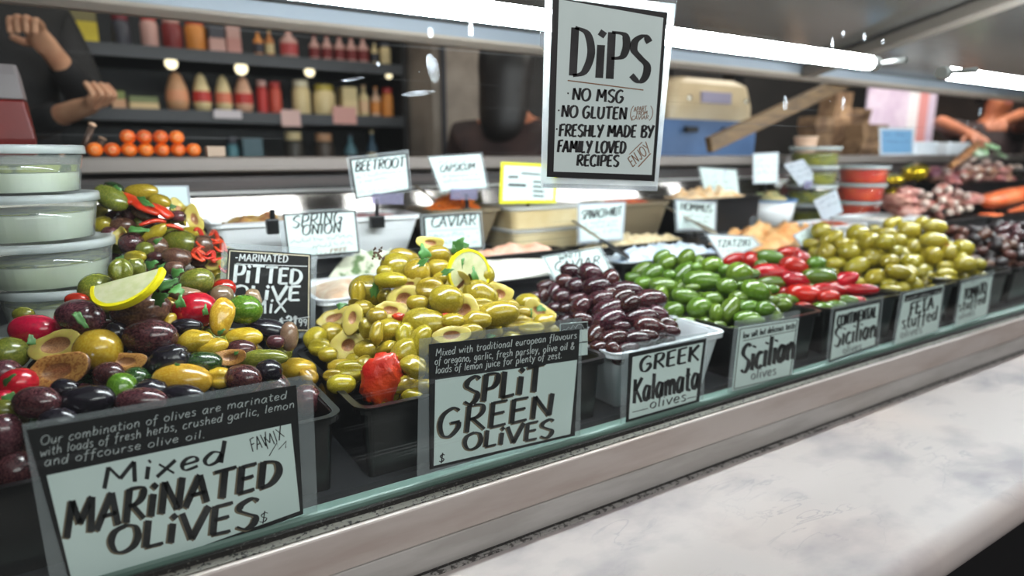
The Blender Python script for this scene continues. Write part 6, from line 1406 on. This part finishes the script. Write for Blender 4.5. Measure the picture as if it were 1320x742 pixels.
person(Vector(at(8, 2.40)) + Vector((0, 0, .3005)), math.radians(-150), 'person in black by the oranges, one hand raised to the chin',
       [((112, 126, 2.30), (66, 66, 2.18), (0, 0, -1)), ((20, 170, 2.28), (96, 142, 2.10), (0, 0, 1))], (22, 20, 22), sleeve=1.0, sc=1.0, px=True, fist=True)
person(at(656, 2.16), math.radians(-50), 'person with long black hair and brown jacket standing before the pillar',
       [((-.27, .05, 1.12), (-.22, .22, .98), (0, 0, 1)), ((.27, .05, 1.12), (.20, .22, 1.0), (0, 0, 1))], (66, 44, 40), long=True, skin=M_skin2, sleeve=1.0, sc=1.0)
person(at(1282, 1.98), math.radians(150), 'person in dark T-shirt reaching both hands to the cold meats',
       [((1318, 148, 1.72), (1292, 158, 1.56), (0, 0, -1)), ((1212, 158, 1.80), (1250, 174, 1.56), (0, 0, -1))], (52, 36, 38), skin=M_skin2, sleeve=0.55, sc=1.04, px=True)

# ------------------------------------------------------------------ dried smears on the outside of the front glass
M_smear = bpy.data.materials.new('dried_smear'); M_smear.use_nodes = True
_n = M_smear.node_tree.nodes; _l = M_smear.node_tree.links; _n.remove(_n['Principled BSDF'])
_d = _n.new('ShaderNodeBsdfTranslucent'); _d.inputs[0].default_value = lin((232, 238, 246)); _x = _n.new('ShaderNodeBsdfTransparent'); _m = _n.new('ShaderNodeMixShader')
_tc = _n.new('ShaderNodeTexCoord'); _nz = _n.new('ShaderNodeTexNoise'); _nz.inputs['Scale'].default_value = 120; _l.new(_tc.outputs['Object'], _nz.inputs[0])
_mr = _n.new('ShaderNodeMapRange'); _mr.inputs[1].default_value = 0.3; _mr.inputs[2].default_value = 0.7; _mr.inputs[3].default_value = 0.995; _mr.inputs[4].default_value = 0.88
_l.new(_nz.outputs[0], _mr.inputs[0]); _l.new(_mr.outputs[0], _m.inputs[0]); _l.new(_d.outputs[0], _m.inputs[1]); _l.new(_x.outputs[0], _m.inputs[2]); _l.new(_m.outputs[0], _n['Material Output'].inputs[0])
for u, v, w, h, a in [(607, 38, 8, 22, 3), (555, 42, 7, 16, 0), (558, 88, 14, 44, 12), (488, 82, 5, 9, 10), (455, 102, 26, 6, 12), (1087, 133, 7, 20, 5), (1012, 133, 8, 22, 6), (1073, 55, 6, 14, 0), (1087, 44, 6, 10, 0), (1114, 48, 7, 12, 8), (1138, 54, 5, 8, 0), (1263, 145, 5, 13, -8), (1247, 158, 4, 10, 0), (1256, 165, 4, 10, 5), (970, 285, 12, 16, 20), (540, 120, 40, 9, 8)]:
    c = onY(u, v, 0.5848); d = depth(c) / FPX; ca, sa = math.cos(math.radians(a)), math.sin(math.radians(a)); mb = MB(); L = []
    for y_ in (0.58475, 0.58495):
        l = []
        for k in range(14):
            t = 2 * math.pi * k / 14; r_ = 1 + 0.25 * noise.noise(Vector((k * .9, u, v)))
            x_ = math.cos(t) * w * d * .6 * r_; z_ = math.sin(t) * h * d * .42 * r_
            l.append((c.x + x_ * ca - z_ * sa, y_, c.z + x_ * sa + z_ * ca))
        L.append(l)
    mb.loft(L).build('smear', M_smear, case)

# ------------------------------------------------------------------ leave out olives that no view from this side of the glass can show
bpy.context.view_layer.update()
from mathutils.bvhtree import BVHTree
tv, tf, own = [], [], []
for k, o in enumerate(ALL_OLIVES):
    M = o.matrix_world; b = len(tv)
    tv += [M @ v.co for v in o.data.vertices]
    for p in o.data.polygons:
        tf.append(tuple(b + i for i in p.vertices)); own.append(k)
tree = BVHTree.FromPolygons(tv, tf)
seen = set()
for sx in (-0.22, 0.0, 0.22):
    o_ = CO + CR * sx
    for iu in range(0, 331):
        for iv in range(44, 172):
            r = ray(iu * 4 + 2, iv * 4 + 2)
            if sx: r = (CO + r * (0.72 / r.y)) - o_
            hit = tree.ray_cast(o_ + r * (0.6035 / r.y), r.normalized(), 3.0)
            if hit[2] is not None: seen.add(own[hit[2]])
for k, o in enumerate(ALL_OLIVES):
    if k not in seen:
        for c in list(o.children): bpy.data.objects.remove(c)
        bpy.data.objects.remove(o)
